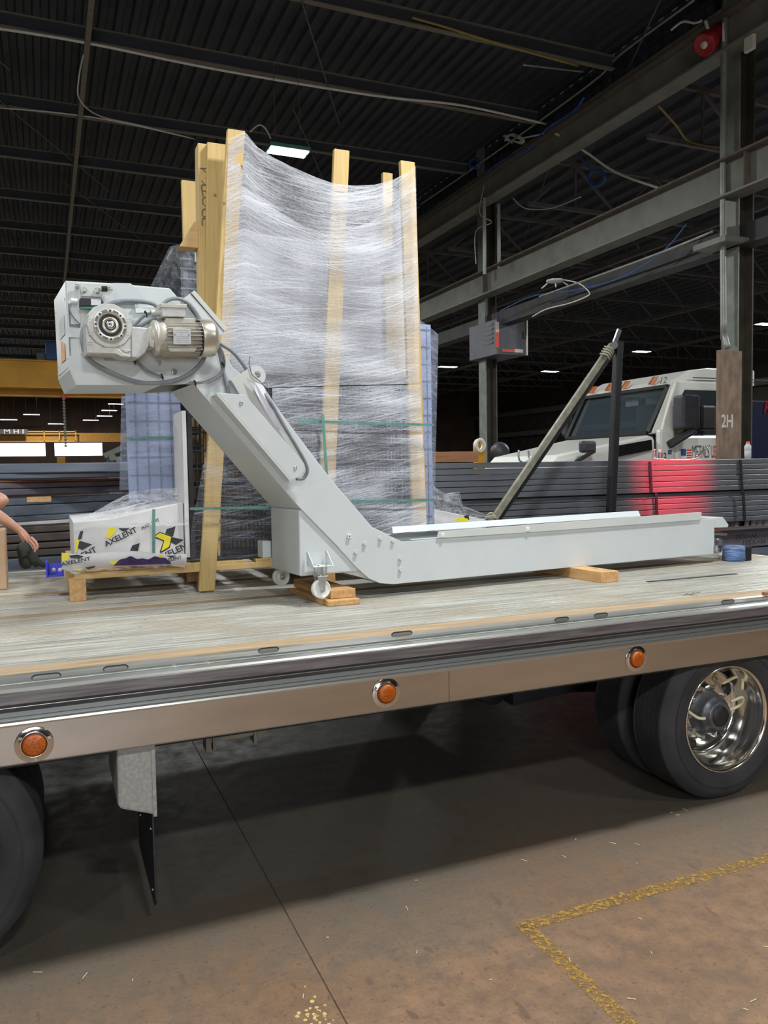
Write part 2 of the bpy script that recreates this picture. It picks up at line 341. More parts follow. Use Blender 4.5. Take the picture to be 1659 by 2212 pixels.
# ================================================================== STRUCTURE
def struct(o): return tag(o, kind='structure')
xj = .88
fl = empty('floor', (0, 0, 0), None, None); struct(fl)
for x0, x1 in ((-30, xj-.003), (xj+.003, 8.6), (8.612, 60)):
    MB().box((x0, -12, -.2), (x1, 96, 0)).build('slab', 'floor', fl)
MB().box((-30, -12, -.25), (60, 96, -.004)).build('joint_bed', mat('joint_filler', '#4a3c30', '#5a4a3c', .8), fl)
tape = MB(); tape.box((1.72, 1.0, 0), (1.79, 2.73, .0015)).box((1.72, 2.68, 0), (4.6, 2.75, .0016))
tag(tape.build('floor_marking', 'ypaint'), 'worn yellow painted line turning a corner on the brown floor', 'floor marking')
# ceiling: ribbed deck, ribs running away from the camera
cb = MB(); x = -16.0; prof = []
while x < 9.3: prof += [(x, 9.0), (x+.09, 9.0), (x+.12, 9.07), (x+.21, 9.07)]; x += .24
cb.add([Vector((p[0], y, p[1])) for y in (-8, 95) for p in prof], [(i, i+1, len(prof)+i+1, len(prof)+i) for i in range(len(prof)-1)])
struct(cb.build('ceiling', 'roof', fix=False))
cb = MB(); x = 9.3; prof = []
while x < 46: prof += [(x, 8.75), (x+.2, 8.75), (x+.25, 8.85), (x+.5, 8.85)]; x += .55
cb.add([Vector((p[0], y, p[1])) for y in (-8, 95) for p in prof], [(i, i+1, len(prof)+i+1, len(prof)+i) for i in range(len(prof)-1)])
struct(cb.build('ceiling_side_bay', 'roof', fix=False))
# purlins
for i, yv in enumerate([8.4, 11.07, 13.3, 16.1, 18.6, 21.3, 23.9, 26.6, 29.3, 32, 34.7, 37.4, 40, 43, 46, 50, 54, 58, 63, 68, 74, 80]):
    o = empty('trim_roof_purlin', (-3, yv, 8.5), None, None); struct(o)
    MB().box((-15.9, yv-.008, 8.52), (9.0, yv+.008, 8.70)).build('web', 'roof', o)
    MB().box((-15.9, yv-.045, 8.5), (9.0, yv+.045, 8.52)).build('flange', 'purlin', o); MB().box((-15.9, yv-.045, 8.70), (9.0, yv+.045, 8.72)).build('flange', 'purlin', o)  # flanges coloured lighter than the web to look lit
    for xh in (-14, -9.5, -5, -.5, 4, 8.6): MB().box((xh, yv-.01, 8.72), (xh+.03, yv+.01, 9.0)).build('hanger', 'roof', o)
for i, xv in enumerate((.82, -7)):
    struct(MB().box((xv-.04, 6, 8.4), (xv+.04, 60, 8.5)).build('trim_roof_runner', 'purlin'))
for k in range(9):   # sway rods between purlins
    x0 = -3.2+k*1.9; struct(MB().cyl((x0, 9+k % 3*5.3, 8.48), (x0+2.9, 14.6+k % 3*5.3, 8.48), .012, 6).build('trim_sway_rod', 'truss'))
# walls
def ribwall(name, pts, mt, n, depth=.06, axis='x'):
    pass
b = MB(); y = -6
while y < 60: b.box((9.42, y, 8.15), (9.47, y+.14, 9.1)); b.box((9.46, y+.14, 8.15), (9.5, y+.3, 9.1)); y += .3
struct(b.build('wall_upper', 'roof'))
def panelwall(name, p0, p1, z0, z1, mt, step=.9, t=.08):
    w = empty(name, (p0[0], p0[1], 0), None, None); struct(w)
    a, c = Vector((*p0, 0)), Vector((*p1, 0)); L = (c-a).length; d = (c-a)/L; nrm = Vector((-d.y, d.x, 0)); n = int(L/step); st = L/n
    MB().prism([a+CZ*z0, c+CZ*z0, c+CZ*z1, a+CZ*z1], nrm*t).build('backing', mt, w)
    r = MB()
    for i in range(n): q = a+d*(i*st); r.hexa([q-nrm*.04+CZ*z0, q+d*.12-nrm*.04+CZ*z0, q+d*.12+nrm*.01+CZ*z0, q+nrm*.01+CZ*z0, q-nrm*.04+CZ*z1, q+d*.12-nrm*.04+CZ*z1, q+d*.12+nrm*.01+CZ*z1, q+nrm*.01+CZ*z1])
    o = r.build('siding_rib', mt, w); o['kind'] = 'stuff'
    return w
wr = panelwall('wall_right', (34, 96), (34, -10), 0, 8.8, 'wallpanel', 1.2)
for z in (4.2, 5.8): MB().box((33.5, -8, z), (33.9, 90, z+.35)).build('rail', 'truss', wr)
wl = panelwall('wall_left', (-16, -10), (-16, 96), 0, 9.1, 'wallpanel', 2.4)
wb = panelwall('wall_behind', (34, -12), (-16, -12), 0, 9.1, 'wallpanel', 2.4)
# far wall with two bright strip windows, and an open doorway
YF = 60.0
wf = empty('wall_far', (0, YF, 0), None, None); struct(wf)
zt, zb_ = pY(100, 957, YF).z, pY(100, 985, YF).z
xs = [-16, pY(-160, 970, YF).x, pY(98, 970, YF).x, pY(118, 970, YF).x, pY(221, 970, YF).x, 34]
MB().box((xs[0], YF, 0), (xs[5], YF+.3, zb_)).box((xs[0], YF, zt), (xs[5], YF+.3, 9.1)).box((xs[0], YF, zb_), (xs[1], YF+.3, zt)).box((xs[2], YF, zb_), (xs[3], YF+.3, zt)).box((xs[4], YF, zb_), (xs[5], YF+.3, zt)).build('panel', mat('far_wall', '#4a3a30', '#5e4a3c', .8, ns=.6), wf)
for i, (a, b_) in enumerate(((xs[1], xs[2]), (xs[3], xs[4]))):
    w = MB().box((a, YF+.1, zb_), (b_, YF+.14, zt)).build('window_%d' % (i+1), 'window'); struct(w)
dx0, dx1 = pX(940, 940, 33.8), pX(966, 940, 33.8)
struct(MB().box((33.7, dx1.y, 1.2), (33.75, dx0.y, 3.9)).build('door_1', 'daycyan'))
# columns
def column(y, top, name='column', extra=True):
    t = empty(name, (9.2, y, 0), None, None)
    MB().box((9.2, y, 0), (9.225, y+.30, top)).build('flange', 'column', t)
    MB().box((9.475, y, 0), (9.5, y+.30, top)).build('flange', 'column_shaded', t)
    MB().box((9.225, y+.14, 0), (9.475, y+.16, top)).build('web', 'column_shaded', t)
    return t
c1 = column(8.6, 9.0); tag(c1, 'grey steel column marked 2H in front of the truck door', 'column')
c2 = column(15.7, 9.0); tag(c2, 'grey steel column carrying the dark heater box', 'column')
# rusty cover plate with 2H
a = pY(1553, 756, 8.55); bq = pY(1601, 1000, 8.55)
MB().box((a.x, 8.53, .0), (bq.x-.02, 8.6, a.z)).build('cover_plate', 'plate', c1, .004)
text('lettering', '2H', pY(1571, 911, 8.53), (1, 0, 0), (0, 0, 1), .22, M['whitetape'], c1, bold=.02, sxy=(.85, 1.15))
pr = [pX(1566, 0, 9.05), pX(1562, 330, 9.05), pX(1563, 700, 9.05), pX(1565, 722, 9.05), pX(1572, 752, 9.05)]
MB().tube(pr, .045, 10, 3).build('drain_pipe', 'conduit', c1)
# bracket seat on column
q = pX(1545, 520, 9.1)
MB().box((8.85, 8.5, 5.0), (9.3, 9.1, 5.08)).box((9.0, 8.62, 5.08), (9.2, 8.66, 5.6)).build('bracket', 'beam', c1)
for dy in (0, 0): pass
def runway(name, z0, z1, xw, label, rust=True):
    t = empty(name, (xw, 18, z0), label, 'beam')
    MB().box((xw, -6, z0+.03), (xw+.02, 58, z1-.03)).build('web', 'beam', t)
    MB().box((xw-.15, -6, z0), (xw+.17, 58, z0+.03)).build('bottom_flange', 'beam', t)
    MB().box((xw-.15, -6, z1-.03), (xw+.17, 58, z1)).build('top_flange', 'beam_rust', t)
    return t
zl0, zl1 = 5.66, 6.2
r1 = runway('runway_beam', zl0, zl1, 9.1, 'long grey crane runway beam crossing right side, lower one')
MB().box((9.05, -6, zl1), (9.12, 58, zl1+.05)).build('crane_rail', 'beam_rust', r1)
for yy in (8.3, 15.4, 22.5): MB().box((8.98, yy, zl0+.03), (9.1, yy+.015, zl1-.03)).build('stiffener', 'beam_rust', r1)
r2 = runway('runway_beam', 7.68, 8.18, 9.1, 'long grey crane runway beam right under the roof')
MB().box((9.3, -6, 5.0), (9.34, 58, 5.3)).box((9.2, -6, 4.98), (9.5, 58, 5.01)).build('tie_channel', 'steel_dark', r1)
for k, (zz, xx, w) in enumerate(((8.27, 9.0, .12), (8.37, 9.15, .14), (8.47, 9.3, .05))):
    struct(MB().box((xx, -6, zz-.05), (xx+w, 58, zz+.02)).build('trim_%d' % (k+1), 'beam_rust' if k != 2 else 'beam'))
# trusses in the side bay
proto = None
for i in range(12):
    yv = 10.8+i*3.6
    if proto is None:
        b = MB(); b.box((9.5, -.04, 7.35), (33.5, .04, 7.43)).box((9.5, -.04, 8.3), (33.5, .04, 8.38)); xx = 9.6; k = 0
        while xx < 33: b.beam((xx, 0, 7.4), (xx+1.1, 0, 8.34), .05, .05, (0, 1, 0)); b.beam((xx+1.1, 0, 8.34), (xx+2.2, 0, 7.4), .05, .05, (0, 1, 0)); b.box((xx+1.08, -.02, 7.4), (xx+1.12, .02, 8.3)); xx += 2.2
        proto = b.build('trim_truss', 'truss'); struct(proto); proto.location.y = yv
    else: c = proto.copy(); C.objects.link(c); c.location.y = yv
for i, (x_, z_) in enumerate(((14, 7.2), (20, 7.0), (27, 7.3))): struct(MB().box((x_, 2, z_), (x_+.1, 58, z_+.12)).build('trim_bridging', 'truss'))
# ================================================================== HIGH-BAY FIXTURES in view
def fixture(px, py, zv, L=.62, label='', yw=.34):
    p = pZ(px, py, zv); t = empty('ceiling_light', p, label, 'light', 'bright panel lamps hanging under the dark roof')
    for k in (-1, 1):
        MB().box(p+Vector((-L/2, k*yw/4-yw*.15, 0)), p+Vector((L/2, k*yw/4+yw*.15, .01))).build('led_strip', 'led', t)
    MB().box(p+Vector((-L/2-.02, -yw/2, .012)), p+Vector((L/2+.02, yw/2, .07))).build('housing', 'green' if L == .62 else 'darkgrey', t)
    for k in (-1, 1): MB().cyl(p+Vector((k*L/3, 0, .07)), Vector((p.x+k*L/3, p.y, 8.5)), .006, 5).build('hanger', 'truss', t)
    return t
fixture(622, 330, 7.0, .62, 'bright lamp hanging just above the wrapped pallet load')
FX = [(1386, 760, 7, 'round-glowing lamp above the white truck cab roof'), (967, 793, 7, 'lamp right beside the wrapped load at its right edge'), (1188, 803, 7, 'lamp between heater box and truck, under dark trusses'),
      (1655, 701, 7, 'lamp cut by the right edge of the view'), (250, 873, 7, 'nearest of the four lamps in a row beside the blue wrapped stack'), (236, 887, 7, 'second lamp of the row beside the blue wrapped stack'),
      (226, 899, 7, 'third lamp of the row beside the blue wrapped stack'), (196, 908, 7, 'farthest lamp of the row beside the blue wrapped stack'), (68, 896, 7, 'far lamp above the yellow crane walkway, on its left'),
      (19, 907, 7, 'leftmost far lamp above the left strip window'), (121, 916, 7, 'lowest far lamp by the hanging crane chain'), (75, 851, 7, 'lamp just under the near yellow crane girder')]
for px, py, z, lb in FX:
    p = pZ(px, py, z)
    if p.y > 58: # keep inside the hall
        d = ray(px, py); t_ = 56/d.y; p = CAM+d*t_; z = p.z
    fixture(px, py, z, .95 if p.y > 30 else .8, lb, .42)
# cords, conduits and cables along purlins and beams
def cable(pts, r, mt, label, group=None, n=6):
    return tag(MB().tube(pts, r, n, 6).build('cable', mt), label, 'cable', group)
cable([pY(-200, 40, 13.2), pY(0, 62, 13.2), pY(200, 95, 13.2), pY(470, 150, 13.2), pY(800, 205, 13.2), pY(1000, 228, 13.2), pY(1180, 268, 13.2)], .022, 'whitecable', 'grey conduit line along the nearest long roof purlin')
cable([pY(180, 118, 13), pY(170, 170, 13), pY(172, 215, 13.4), pY(215, 250, 14), pY(300, 270, 15), pY(420, 300, 15.8)], .012, 'whitecable', 'thin white wire drooping between two purlins at left')
cable([pY(0, 233, 15.9), pY(120, 243, 15.9), pY(250, 262, 15.9), pY(420, 300, 15.9)], .012, 'whitecable', 'thin white wire along the second purlin')
cable([pY(890, 38, 11.0), pY(960, 58, 11.0), pY(1080, 95, 11.0), pY(1250, 142, 11.0)], .02, 'yellowcable', 'yellow cable along the top right purlin')
cable([pY(1130, 140, 11.3), pY(1200, 148, 11.3), pY(1260, 155, 11.3)], .015, 'conduit', 'short grey wire under the top right purlin')
cable([pX(903, 445, 9.0), pX(1010, 372, 9.0), pX(1270, 185, 9.0), pX(1340, 118, 9.0), pX(1500, 0, 9.0)], .02, 'conduit', 'long grey conduit along the top of upper runway beam')
cable([pX(1045, 378, 9.0), pX(1090, 345, 9.0), pX(1140, 325, 9.0), pX(1180, 280, 9.0), pX(1240, 240, 9.0), pX(1262, 210, 9.0)], .03, 'bluecable', 'blue cable bundle draped along the upper runway beam')
cable([pX(1018, 365, 9), pX(1014, 352, 9), pX(1024, 343, 9), pX(1036, 350, 9), pX(1034, 362, 9), pX(1018, 360, 9)], .03, 'bluecable', 'blue cable loop at the far top corner of beam')
b = MB()
for k in range(3): b.tube([pX(1288+17*math.cos(a*1.05+k)+k, 385+17*math.sin(a*1.05+k)-k, 9.3) for a in range(7)], .02, 6, 4)
b.tube([pX(1250, 335, 9.3), pX(1265, 355, 9.3), pX(1282, 370, 9.3)], .018); b.tube([pX(1283, 400, 9.3), pX(1275, 408, 9.3)], .018)
tag(b.build('cable_coil', 'bluecable'), 'blue coiled cable hanging between the two runway beams', 'cable')
b = MB()
for k in range(7):
    a0 = random.random()*6
    b.tube([pX(1112+26*math.cos(a0+j*1.1)*random.uniform(.5, 1), 300+13*math.sin(a0+j*1.3)*random.uniform(.5, 1), 9.0) for j in range(6)], .008, 5, 4)
b.tube([pX(1130, 298, 9), pX(1160, 292, 9), pX(1175, 288, 9)], .015)
tag(b.build('wire_tangle', 'whitecable'), 'tangle of pale wires on the upper runway beam', 'wire')
cable([pX(1190, 282, 9.05), pX(1262, 326, 9.3), pX(1330, 372, 9.6), pX(1428, 408, 9.8)], .022, 'whitecable', 'white cable sagging from upper to lower beam')
cable([pX(1108, 428, 9.3), pX(1135, 450, 9.4), pX(1190, 450, 9.5), pX(1255, 425, 9.5)], .012, 'whitecable', 'thin white wire looping below the upper beam')
cable([pX(1422, 228, 9.3), pX(1460, 270, 9.6), pX(1490, 305, 10), pX(1560, 318, 10)], .02, 'yellowcable', 'yellowish cable hanging near the right column')
cable([pX(1482, 485, 9.0), pX(1430, 545, 9.0), pX(1340, 600, 9.0), pX(1240, 627, 9.0), pX(1150, 640, 9.0), pX(1080, 672, 9.0)], .012, 'bluecable', 'thin blue cable swagged below the lower beam')
cable([pX(1540, 500, 9.0), pX(1400, 556, 9.0), pX(1165, 641, 9.0)], .02, 'conduit', 'straight grey conduit below the lower runway beam')
cable([pX(1216, 604, 9), pX(1250, 612, 9.0), pX(1272, 630, 9.0), pX(1268, 640, 9), pX(1230, 655, 9), pX(1180, 668, 9), pX(1150, 684, 9)], .012, 'whitecable', 'thin white wire from the white router')
for k, (u, v0, v1) in enumerate(((1046, 428, 592), (1077, 441, 578))):
    tag(MB().tube([pY(u, v0, 14.9), pY(u+1, v1, 14.9)], .04, 8, 1).build('strip_pipe', 'white_plastic'), ('left' if k == 0 else 'right')+' one of two pale vertical pipes at the far column', 'pipe')
cable([pY(1046, 400, 15.5), pY(1036, 460, 15.3), pY(1062, 480, 15.3), pY(1028, 500, 15.3), pY(1028, 570, 15.3)], .012, 'whitecable', 'thin wire hanging beside the vertical pipes')
cable([pX(1562, 50, 9), pX(1563, 90, 9)], .02, 'whitecable', 'short white cable hanging beside the right column top')
cable([pX(1450, 65, 9), pX(1475, 47, 9), pX(1500, 50, 9), pX(1516, 45, 9)], .018, 'whitecable', 'white cable curving to the red horn junction')
cable([pX(1524, 46, 8.95), pX(1528, 58, 8.95), pX(1529, 70, 8.95)], .025, 'whitecable', 'short white cable feeding the red horn')
# ceiling lamp cord
cable([pY(540, 285, 12.6), pY(560, 270, 12.6), pY(575, 280, 12.6), pY(585, 300, 12.6)], .012, 'whitecable', 'arched grey wire at the big hanging lamp')
# red horn
p = pX(1520, 98, 8.75); q = pX(1544, 76, 8.98)
t = empty('warning_horn', p, 'red round warning horn on the upper runway beam near the column', 'horn')
ax = (Vector(p)-Vector(q)).normalized(); MB().lathe(p, -ax, [(.02, .02), (.02, .1), (0, .14), (.0, .155), (.14, .155), (.2, .12), (.3, .11), (.42, .11), (.44, 0)], 20).build('bell', 'red', t)
MB().lathe(p-ax*.0, -ax, [(-.005, .0), (-.005, .05), (.04, .05)], 14).build('driver', 'whitetape', t)
p = pX(1620, 94, 9.0); tag(MB().box(p-Vector((.03, .08, .1)), p+Vector((.03, .08, .1))).build('junction_box', 'whitecable', bevel=.01), 'small pale junction box at top right corner', 'junction box')
# router
p = pX(1199, 607, 8.9)
t = empty('wireless_router', p, 'white wireless device with stub antennas under the lower beam', 'router')
MB().lathe(p-Vector((0, 0, .03)), (0, 0, 1), [(0, 0), (0, .1), (.02, .16), (.045, .17), (.06, .1), (.06, 0)], 8, False).build('body', 'white_plastic', t)
for dx, dy in ((-.15, .12), (0, -.02), (.17, -.12)): MB().tube([p+Vector((dx*.7, dy*.7, -.03)), p+Vector((dx*1.3, dy*1.3, -.12))], .014, 6, 1).build('antenna', 'white_plastic', t)
# heater box on the far column
t = empty('unit_heater', pX(1073, 770, 9.0), 'dark grey heater box with red and white tape on the column', 'heater')
ya = 15.0; A = pY(1073, 688, ya); Bq = pY(1138, 694, ya); Z0 = pY(1073, 765, ya).z; Dd = 1.15; Lx = pY(1033, 700, ya+Dd).x
MB().hexa([Vector((A.x, ya, Z0)), Vector((Bq.x, ya, Z0)), Vector((Bq.x-.1, ya+Dd, Z0)), Vector((A.x-.04, ya+Dd, Z0)), Vector((A.x, ya, A.z)), Vector((Bq.x, ya, A.z)), Vector((Bq.x-.1, ya+Dd, A.z)), Vector((A.x-.04, ya+Dd, A.z))]).build('case', 'heater', t, .01)
MB().box((Bq.x-.03, ya-.04, Z0), (Bq.x, ya, A.z)).build('edge_strip', 'whitetape', t)
for (u0, v0, u1, v1, mm) in ((1071, 695, 1078, 718, 'whitetape'), (1071, 718, 1078, 751, 'redtape'), (1085, 754, 1112, 761, 'redtape'), (1112, 754, 1130, 762, 'whitetape')):
    a, c = pY(u0, v0, ya-.01), pY(u1, v1, ya-.01); MB().box((a.x, ya-.012, c.z), (c.x, ya-.002, a.z)).build('reflective_tape', mm, t)
a = pY(1131, 717, ya); MB().box((a.x-.02, ya-.03, a.z-.15), (a.x+.02, ya, a.z)).build('latch', 'black', t)
MB().cyl((A.x+.05, ya+.5, A.z), (A.x+.05, ya+.5, A.z+.9), .012, 6).build('hanger', 'truss', t)
for k in range(5): MB().box((A.x-.02, ya+.15, Z0+.25+k*.1), (A.x-.006, ya+.95, Z0+.29+k*.1)).build('louver', 'darkgrey', t)
# yellow bin post with round reel, timber on stack
a, c = pY(1028, 957, 12), pY(1044, 1002, 12)
tag(MB().box((a.x, 11.95, 0), (c.x, 12.1, a.z)).build('post', 'yellow'), 'yellow post behind the steel tubes by the far column', 'post')
p = pY(1033, 962, 11.9); t = tag(MB().lathe(p, (.25, -1, 0), [(0, .07), (0, .115), (.05, .125), (.07, .115), (.07, .07), (0, .07)], 22).build('reel', 'whitetape'), 'white ring reel hung on the yellow post', 'reel')
# near yellow crane, blue hoist, hook and chain
YC = 30.0
t = empty('bridge_crane', (-6, YC, 4.6), 'large yellow overhead crane girder at the left edge', 'crane')
z1_, z0_ = pY(0, 778, YC).z, pY(0, 834, YC).z; z00 = pY(0, 851, YC).z
MB().box((-15.7, YC, z0_), (8.7, YC+.5, z1_)).build('girder', 'yellow', t)
MB().box((-15.7, YC-.1, z0_-.04), (8.7, YC+.6, z0_)).build('bottom_flange', 'yellow', t)
MB().box((-15.7, YC+.6, z00), (8.7, YC+1.0, z0_-.04)).build('rear_girder', 'yellow', t)
MB().box((-15.7, YC-.06, z1_), (8.7, YC+.56, z1_+.05)).build('top_flange', 'yellow', t)
a, c = pY(98, 739, YC), pY(180, 777, YC); c.z = z1_+.05-.06; tb = empty('hoist', (a.x, YC, c.z), 'blue crane hoist trolley on the yellow girder', 'hoist')
MB().box((a.x, YC-.2, c.z+.06), (c.x, YC+.9, a.z)).build('body', 'blue', tb, .03)
MB().box((a.x-.3, YC, c.z+.06), (a.x, YC+.3, c.z+.3)).build('bracket', 'heater', tb)
p = pY(137, 850, YC+.25); b = MB(); ch = empty('chain', p, 'grey load chain with red hook hanging below the crane', 'chain')
b.tube([p+Vector((0, 0, .1)), p+Vector((.12, 0, 0)), p+Vector((.05, 0, -.16)), p+Vector((-.1, 0, -.1))], .035, 6, 4).build('hook', 'redtape', ch)
b = MB(); q = pY(142, 965, YC+.25)
n = 34
for k in range(n):
    c0 = Vector(p).lerp(q, k/n); c1_ = Vector(p).lerp(q, (k+1.15)/n); b.beam(c0, c1_, .09 if k % 2 else .03, .03 if k % 2 else .09, (0, 1, 0))
b.build('links', 'winch', ch)
MB().cyl(p+Vector((0, 0, .08)), Vector((p.x, p.y, z0_-.04)), .02, 8).build('hoist_rope', 'truss', ch)
# far crane with walkway
YC2 = 52.0; t = empty('bridge_crane', (0, YC2, 4), 'smaller far yellow crane with railed walkway above the windows', 'crane')
z1_, z0_ = pY(100, 935, YC2).z, pY(100, 955, YC2).z
MB().box((-15.7, YC2, z0_), (8.7, YC2+.5, z1_)).build('girder', mat('far_yellow', '#a5752a', '#b88530', .6), t)
for u in (96, 129, 164):
    a = pY(u, 955, YC2-.3); MB().box((a.x-.03, YC2-.35, a.z), (a.x+.03, YC2-.3, pY(u, 931, YC2).z)).build('rail_post', 'yellow', t)
for v in (932, 953):
    a, c = pY(60, v, YC2-.3), pY(165, v, YC2-.3); MB().box((a.x, YC2-.35, a.z-.03), (c.x, YC2-.3, a.z+.03)).build('hand_rail', 'yellow', t)
a, c = pY(0, 931, YC2-.4), pY(60, 938, YC2-.4)
MB().box((a.x-.3, YC2-.5, c.z), (c.x, YC2-.4, a.z+.1)).build('sign_board', 'heater', t)
text('lettering', 'M H I', Vector(((a.x+c.x)/2, YC2-.51, (a.z+c.z)/2+.05)), (1, 0, 0), (0, 0, 1), .34, M['whitetape'], t, bold=.02, sxy=(1.4, 1))
# machine seen at the left of blue stack
t = empty('machine', pY(245, 1000, 20), 'pale jointed machine arm between window and blue wrapped stack', 'machine')
b = MB(); b.beam(pY(225, 985, 20), pY(262, 968, 20), .25, .12); b.build('boom', 'column', t)
b = MB(); b.beam(pY(232, 985, 20), pY(252, 1000, 20), .12, .14); b.cyl(pY(243, 988, 19.8), pY(243, 988, 20.2), .08, 12); b.cyl(pY(256, 992, 19.8), pY(256, 992, 20.2), .07, 12); b.build('joint', 'column', t)
MB().beam(pY(246, 990, 20.2), Vector((pY(250, 990, 20.2).x, 20.2, 0)), .3, .3).build('pedestal', 'heater', t)
a = pY(132, 996, YF-.1); tag(MB().box(a-Vector((.28, 0, .28)), a+Vector((.28, .09, .28))).build('wall_box', 'yellow', bevel=.03), 'small yellow box on the far wall below the gap between windows', 'box')
# ================================================================== STEEL STACKS
YS = 7.9
def tubebar(name, x0, x1, y, z0, z1, dep, mt, label, group, skew=0, rz=None):
    o = MB().box((x0, y, z0), (x1, y+dep, z1)).build(name, mt, bevel=.006)
    return tag(o, label, 'steel bar', group)
ordn = ['topmost', 'second', 'third', 'fourth', 'fifth', 'sixth', 'seventh', 'eighth', 'ninth', 'tenth', 'eleventh', 'twelfth']
top = 1.947; hh = .0695
for k in range(12):
    z1 = top-k*hh-(.01 if k > 5 else 0); dy = 0 if k < 6 else .05
    tubebar('square_tube', 2.6+.03*(k % 3), 11.5, YS+dy+random.uniform(0, .008), z1-hh+.006, z1, .5, 'tube', 'grey square steel tube row behind the conveyor, %s from the top' % ordn[k], 'bundled square steel tubes')
    MB()
for k, (u, v0, v1) in enumerate(((1404, 997, 1063), (1417, 1065, 1115), (1600, 993, 1060), (1606, 1062, 1124))):
    a, c = pY(u-3 if k % 2 == 0 else u-2, v0, YS-.01), pY(u+6, v1, YS-.01)
    tag(MB().prism([Vector((a.x, YS-.008, a.z)), Vector((a.x+.04, YS-.008, a.z)), Vector((c.x, YS-.008, c.z)), Vector((c.x-.04, YS-.008, c.z))], (0, -.006 if k % 2 == 0 else .01, 0)).build('steel_band', 'band'),
        ('dark steel band around the upper tube bundle, ' if k % 2 == 0 else 'dark steel band around the lower tube bundle, ')+('left one inside the red glow' if k < 2 else 'right one below the bottle'), 'band')
# supports below, then I-beams with chalk marks
for k, u in enumerate((1578, 1612, 1626, 1640, 1654)):
    a = pY(u, 1130, 8.1); tag(MB().beam((a.x, 8.1, 1.02), (a.x+.03, 8.1, 1.13), .03 if k else .2, .05).build('dunnage', 'whitetape' if k else 'column'), ['square grey support block under the tube stack', 'first pale slat leaning under the tube stack', 'second pale slat leaning under the tube stack', 'third pale slat leaning under the tube stack', 'fourth pale slat leaning under the tube stack'][k], 'support')
t = empty('steel_beam', (8.5, 7.6, .5), 'dark violet I-beam with chalk marks behind the reel', 'steel beam')
za, zb2 = pY(1640, 1137, 7.6).z, pY(1640, 1178, 7.6).z
MB().box((6.5, 7.6, zb2), (11.5, 7.63, za)).box((6.5, 7.5, za-.015), (11.5, 7.75, za)).box((6.5, 7.55, zb2), (11.5, 7.7, zb2+.015)).build('section', 'tube2', t)
text('lettering', 'W+X52', pY(1612, 1158, 7.6), (-1, 0, .0), (0, 0, -1), .09, M['pblack'], t, sxy=(1.3, 1)).rotation_euler = (0, 0, 0)
text('lettering', 'M+X501', pY(1628, 1170, 7.6), (-1, 0, .0), (0, 0, -1), .09, M['pblack'], t, sxy=(1.3, 1))
tag(MB().box((6.4, 7.55, .0), (11.5, 7.8, zb2-.02)).build('steel_beam', 'tube3'), 'blue grey steel beam lowest behind the deck end', 'steel beam')
# left stack
def bar_lr(u0, v0a, v0b, u1, v1a, v1b, Y0, ang, mt, label):
    # slanting bar running from left edge away to the right along azimuth ang from X axis
    d = Vector((math.cos(ang), math.sin(ang), 0)); n = Vector((-math.sin(ang), math.cos(ang), 0))
    P = lambda u, v: (lambda r: CAM+r*(((Vector((-.4, Y0, 0))-CAM).dot(n))/r.dot(n)))(ray(u, v))
    a, c, e, f_ = P(u0, v0a), P(u1, v1a), P(u1, v1b), P(u0, v0b)
    zt_, zb3 = (a.z+c.z)/2, (e.z+f_.z)/2
    a.z = c.z = zt_; e.z = f_.z = zb3
    o = MB().prism([f_, e, c, a], n*.35).build('steel_beam', mt, bevel=.01); return tag(o, label, 'steel beam', 'long steel beams stacked behind the load at left')
LS = [(0, 1000, 1022, 290, 1000, 1020, 'tube3', 0.0, 'topmost wide steel beam of the left stack, under the windows'),
      (0, 1023, 1036, 290, 1021, 1030, 'tube3', 0.1, 'blue grey beam second from the top of the left stack'),
      (0, 1038, 1046, 290, 1033, 1035, 'rust', .35, 'thin rust brown strip within the left stack'),
      (0, 1047, 1058, 290, 1035, 1047, 'tube2', .5, 'violet beam just below the rusty strip in the left stack'),
      (0, 1059, 1074, 290, 1048, 1060, 'tube2', .5, 'second violet beam below the rusty strip'),
      (0, 1082, 1097, 290, 1064, 1078, 'tube3', .55, 'blue grey beam below the violet pair at left'),
      (0, 1098, 1120, 290, 1079, 1100, 'tube3', .55, 'wide blue grey beam behind the worker elbow'),
      (0, 1121, 1134, 290, 1101, 1112, 'tube3', .5, 'narrow blue grey beam behind the worker forearm'),
      (0, 1138, 1152, 290, 1130, 1143, 'tube4', .3, 'brown steel beam behind the worker wrist'),
      (0, 1154, 1172, 290, 1146, 1162, 'tube4', .2, 'brown steel beam behind the worker hand'),
      (0, 1174, 1187, 290, 1166, 1178, 'tube4', .15, 'dark brown beam behind the gloves'),
      (0, 1189, 1203, 290, 1180, 1193, 'tube4', .1, 'dark brown beam low behind the gloves'),
      (0, 1205, 1250, 290, 1197, 1240, 'tube3', .1, 'lowest dark beam of the left stack')]
for (u0, a, b_, u1, c, d, mm, an, lb) in LS: bar_lr(-90, a, b_, 330, c, d, 8.35, an, mm, lb)
a = pY(88, 1076, 8.1); tag(MB().box(a-Vector((.12, 0, .035)), a+Vector((.09, .2, .01))).build('wood_spacer', 'block'), 'short wood spacer between beams of the left stack', 'spacer')
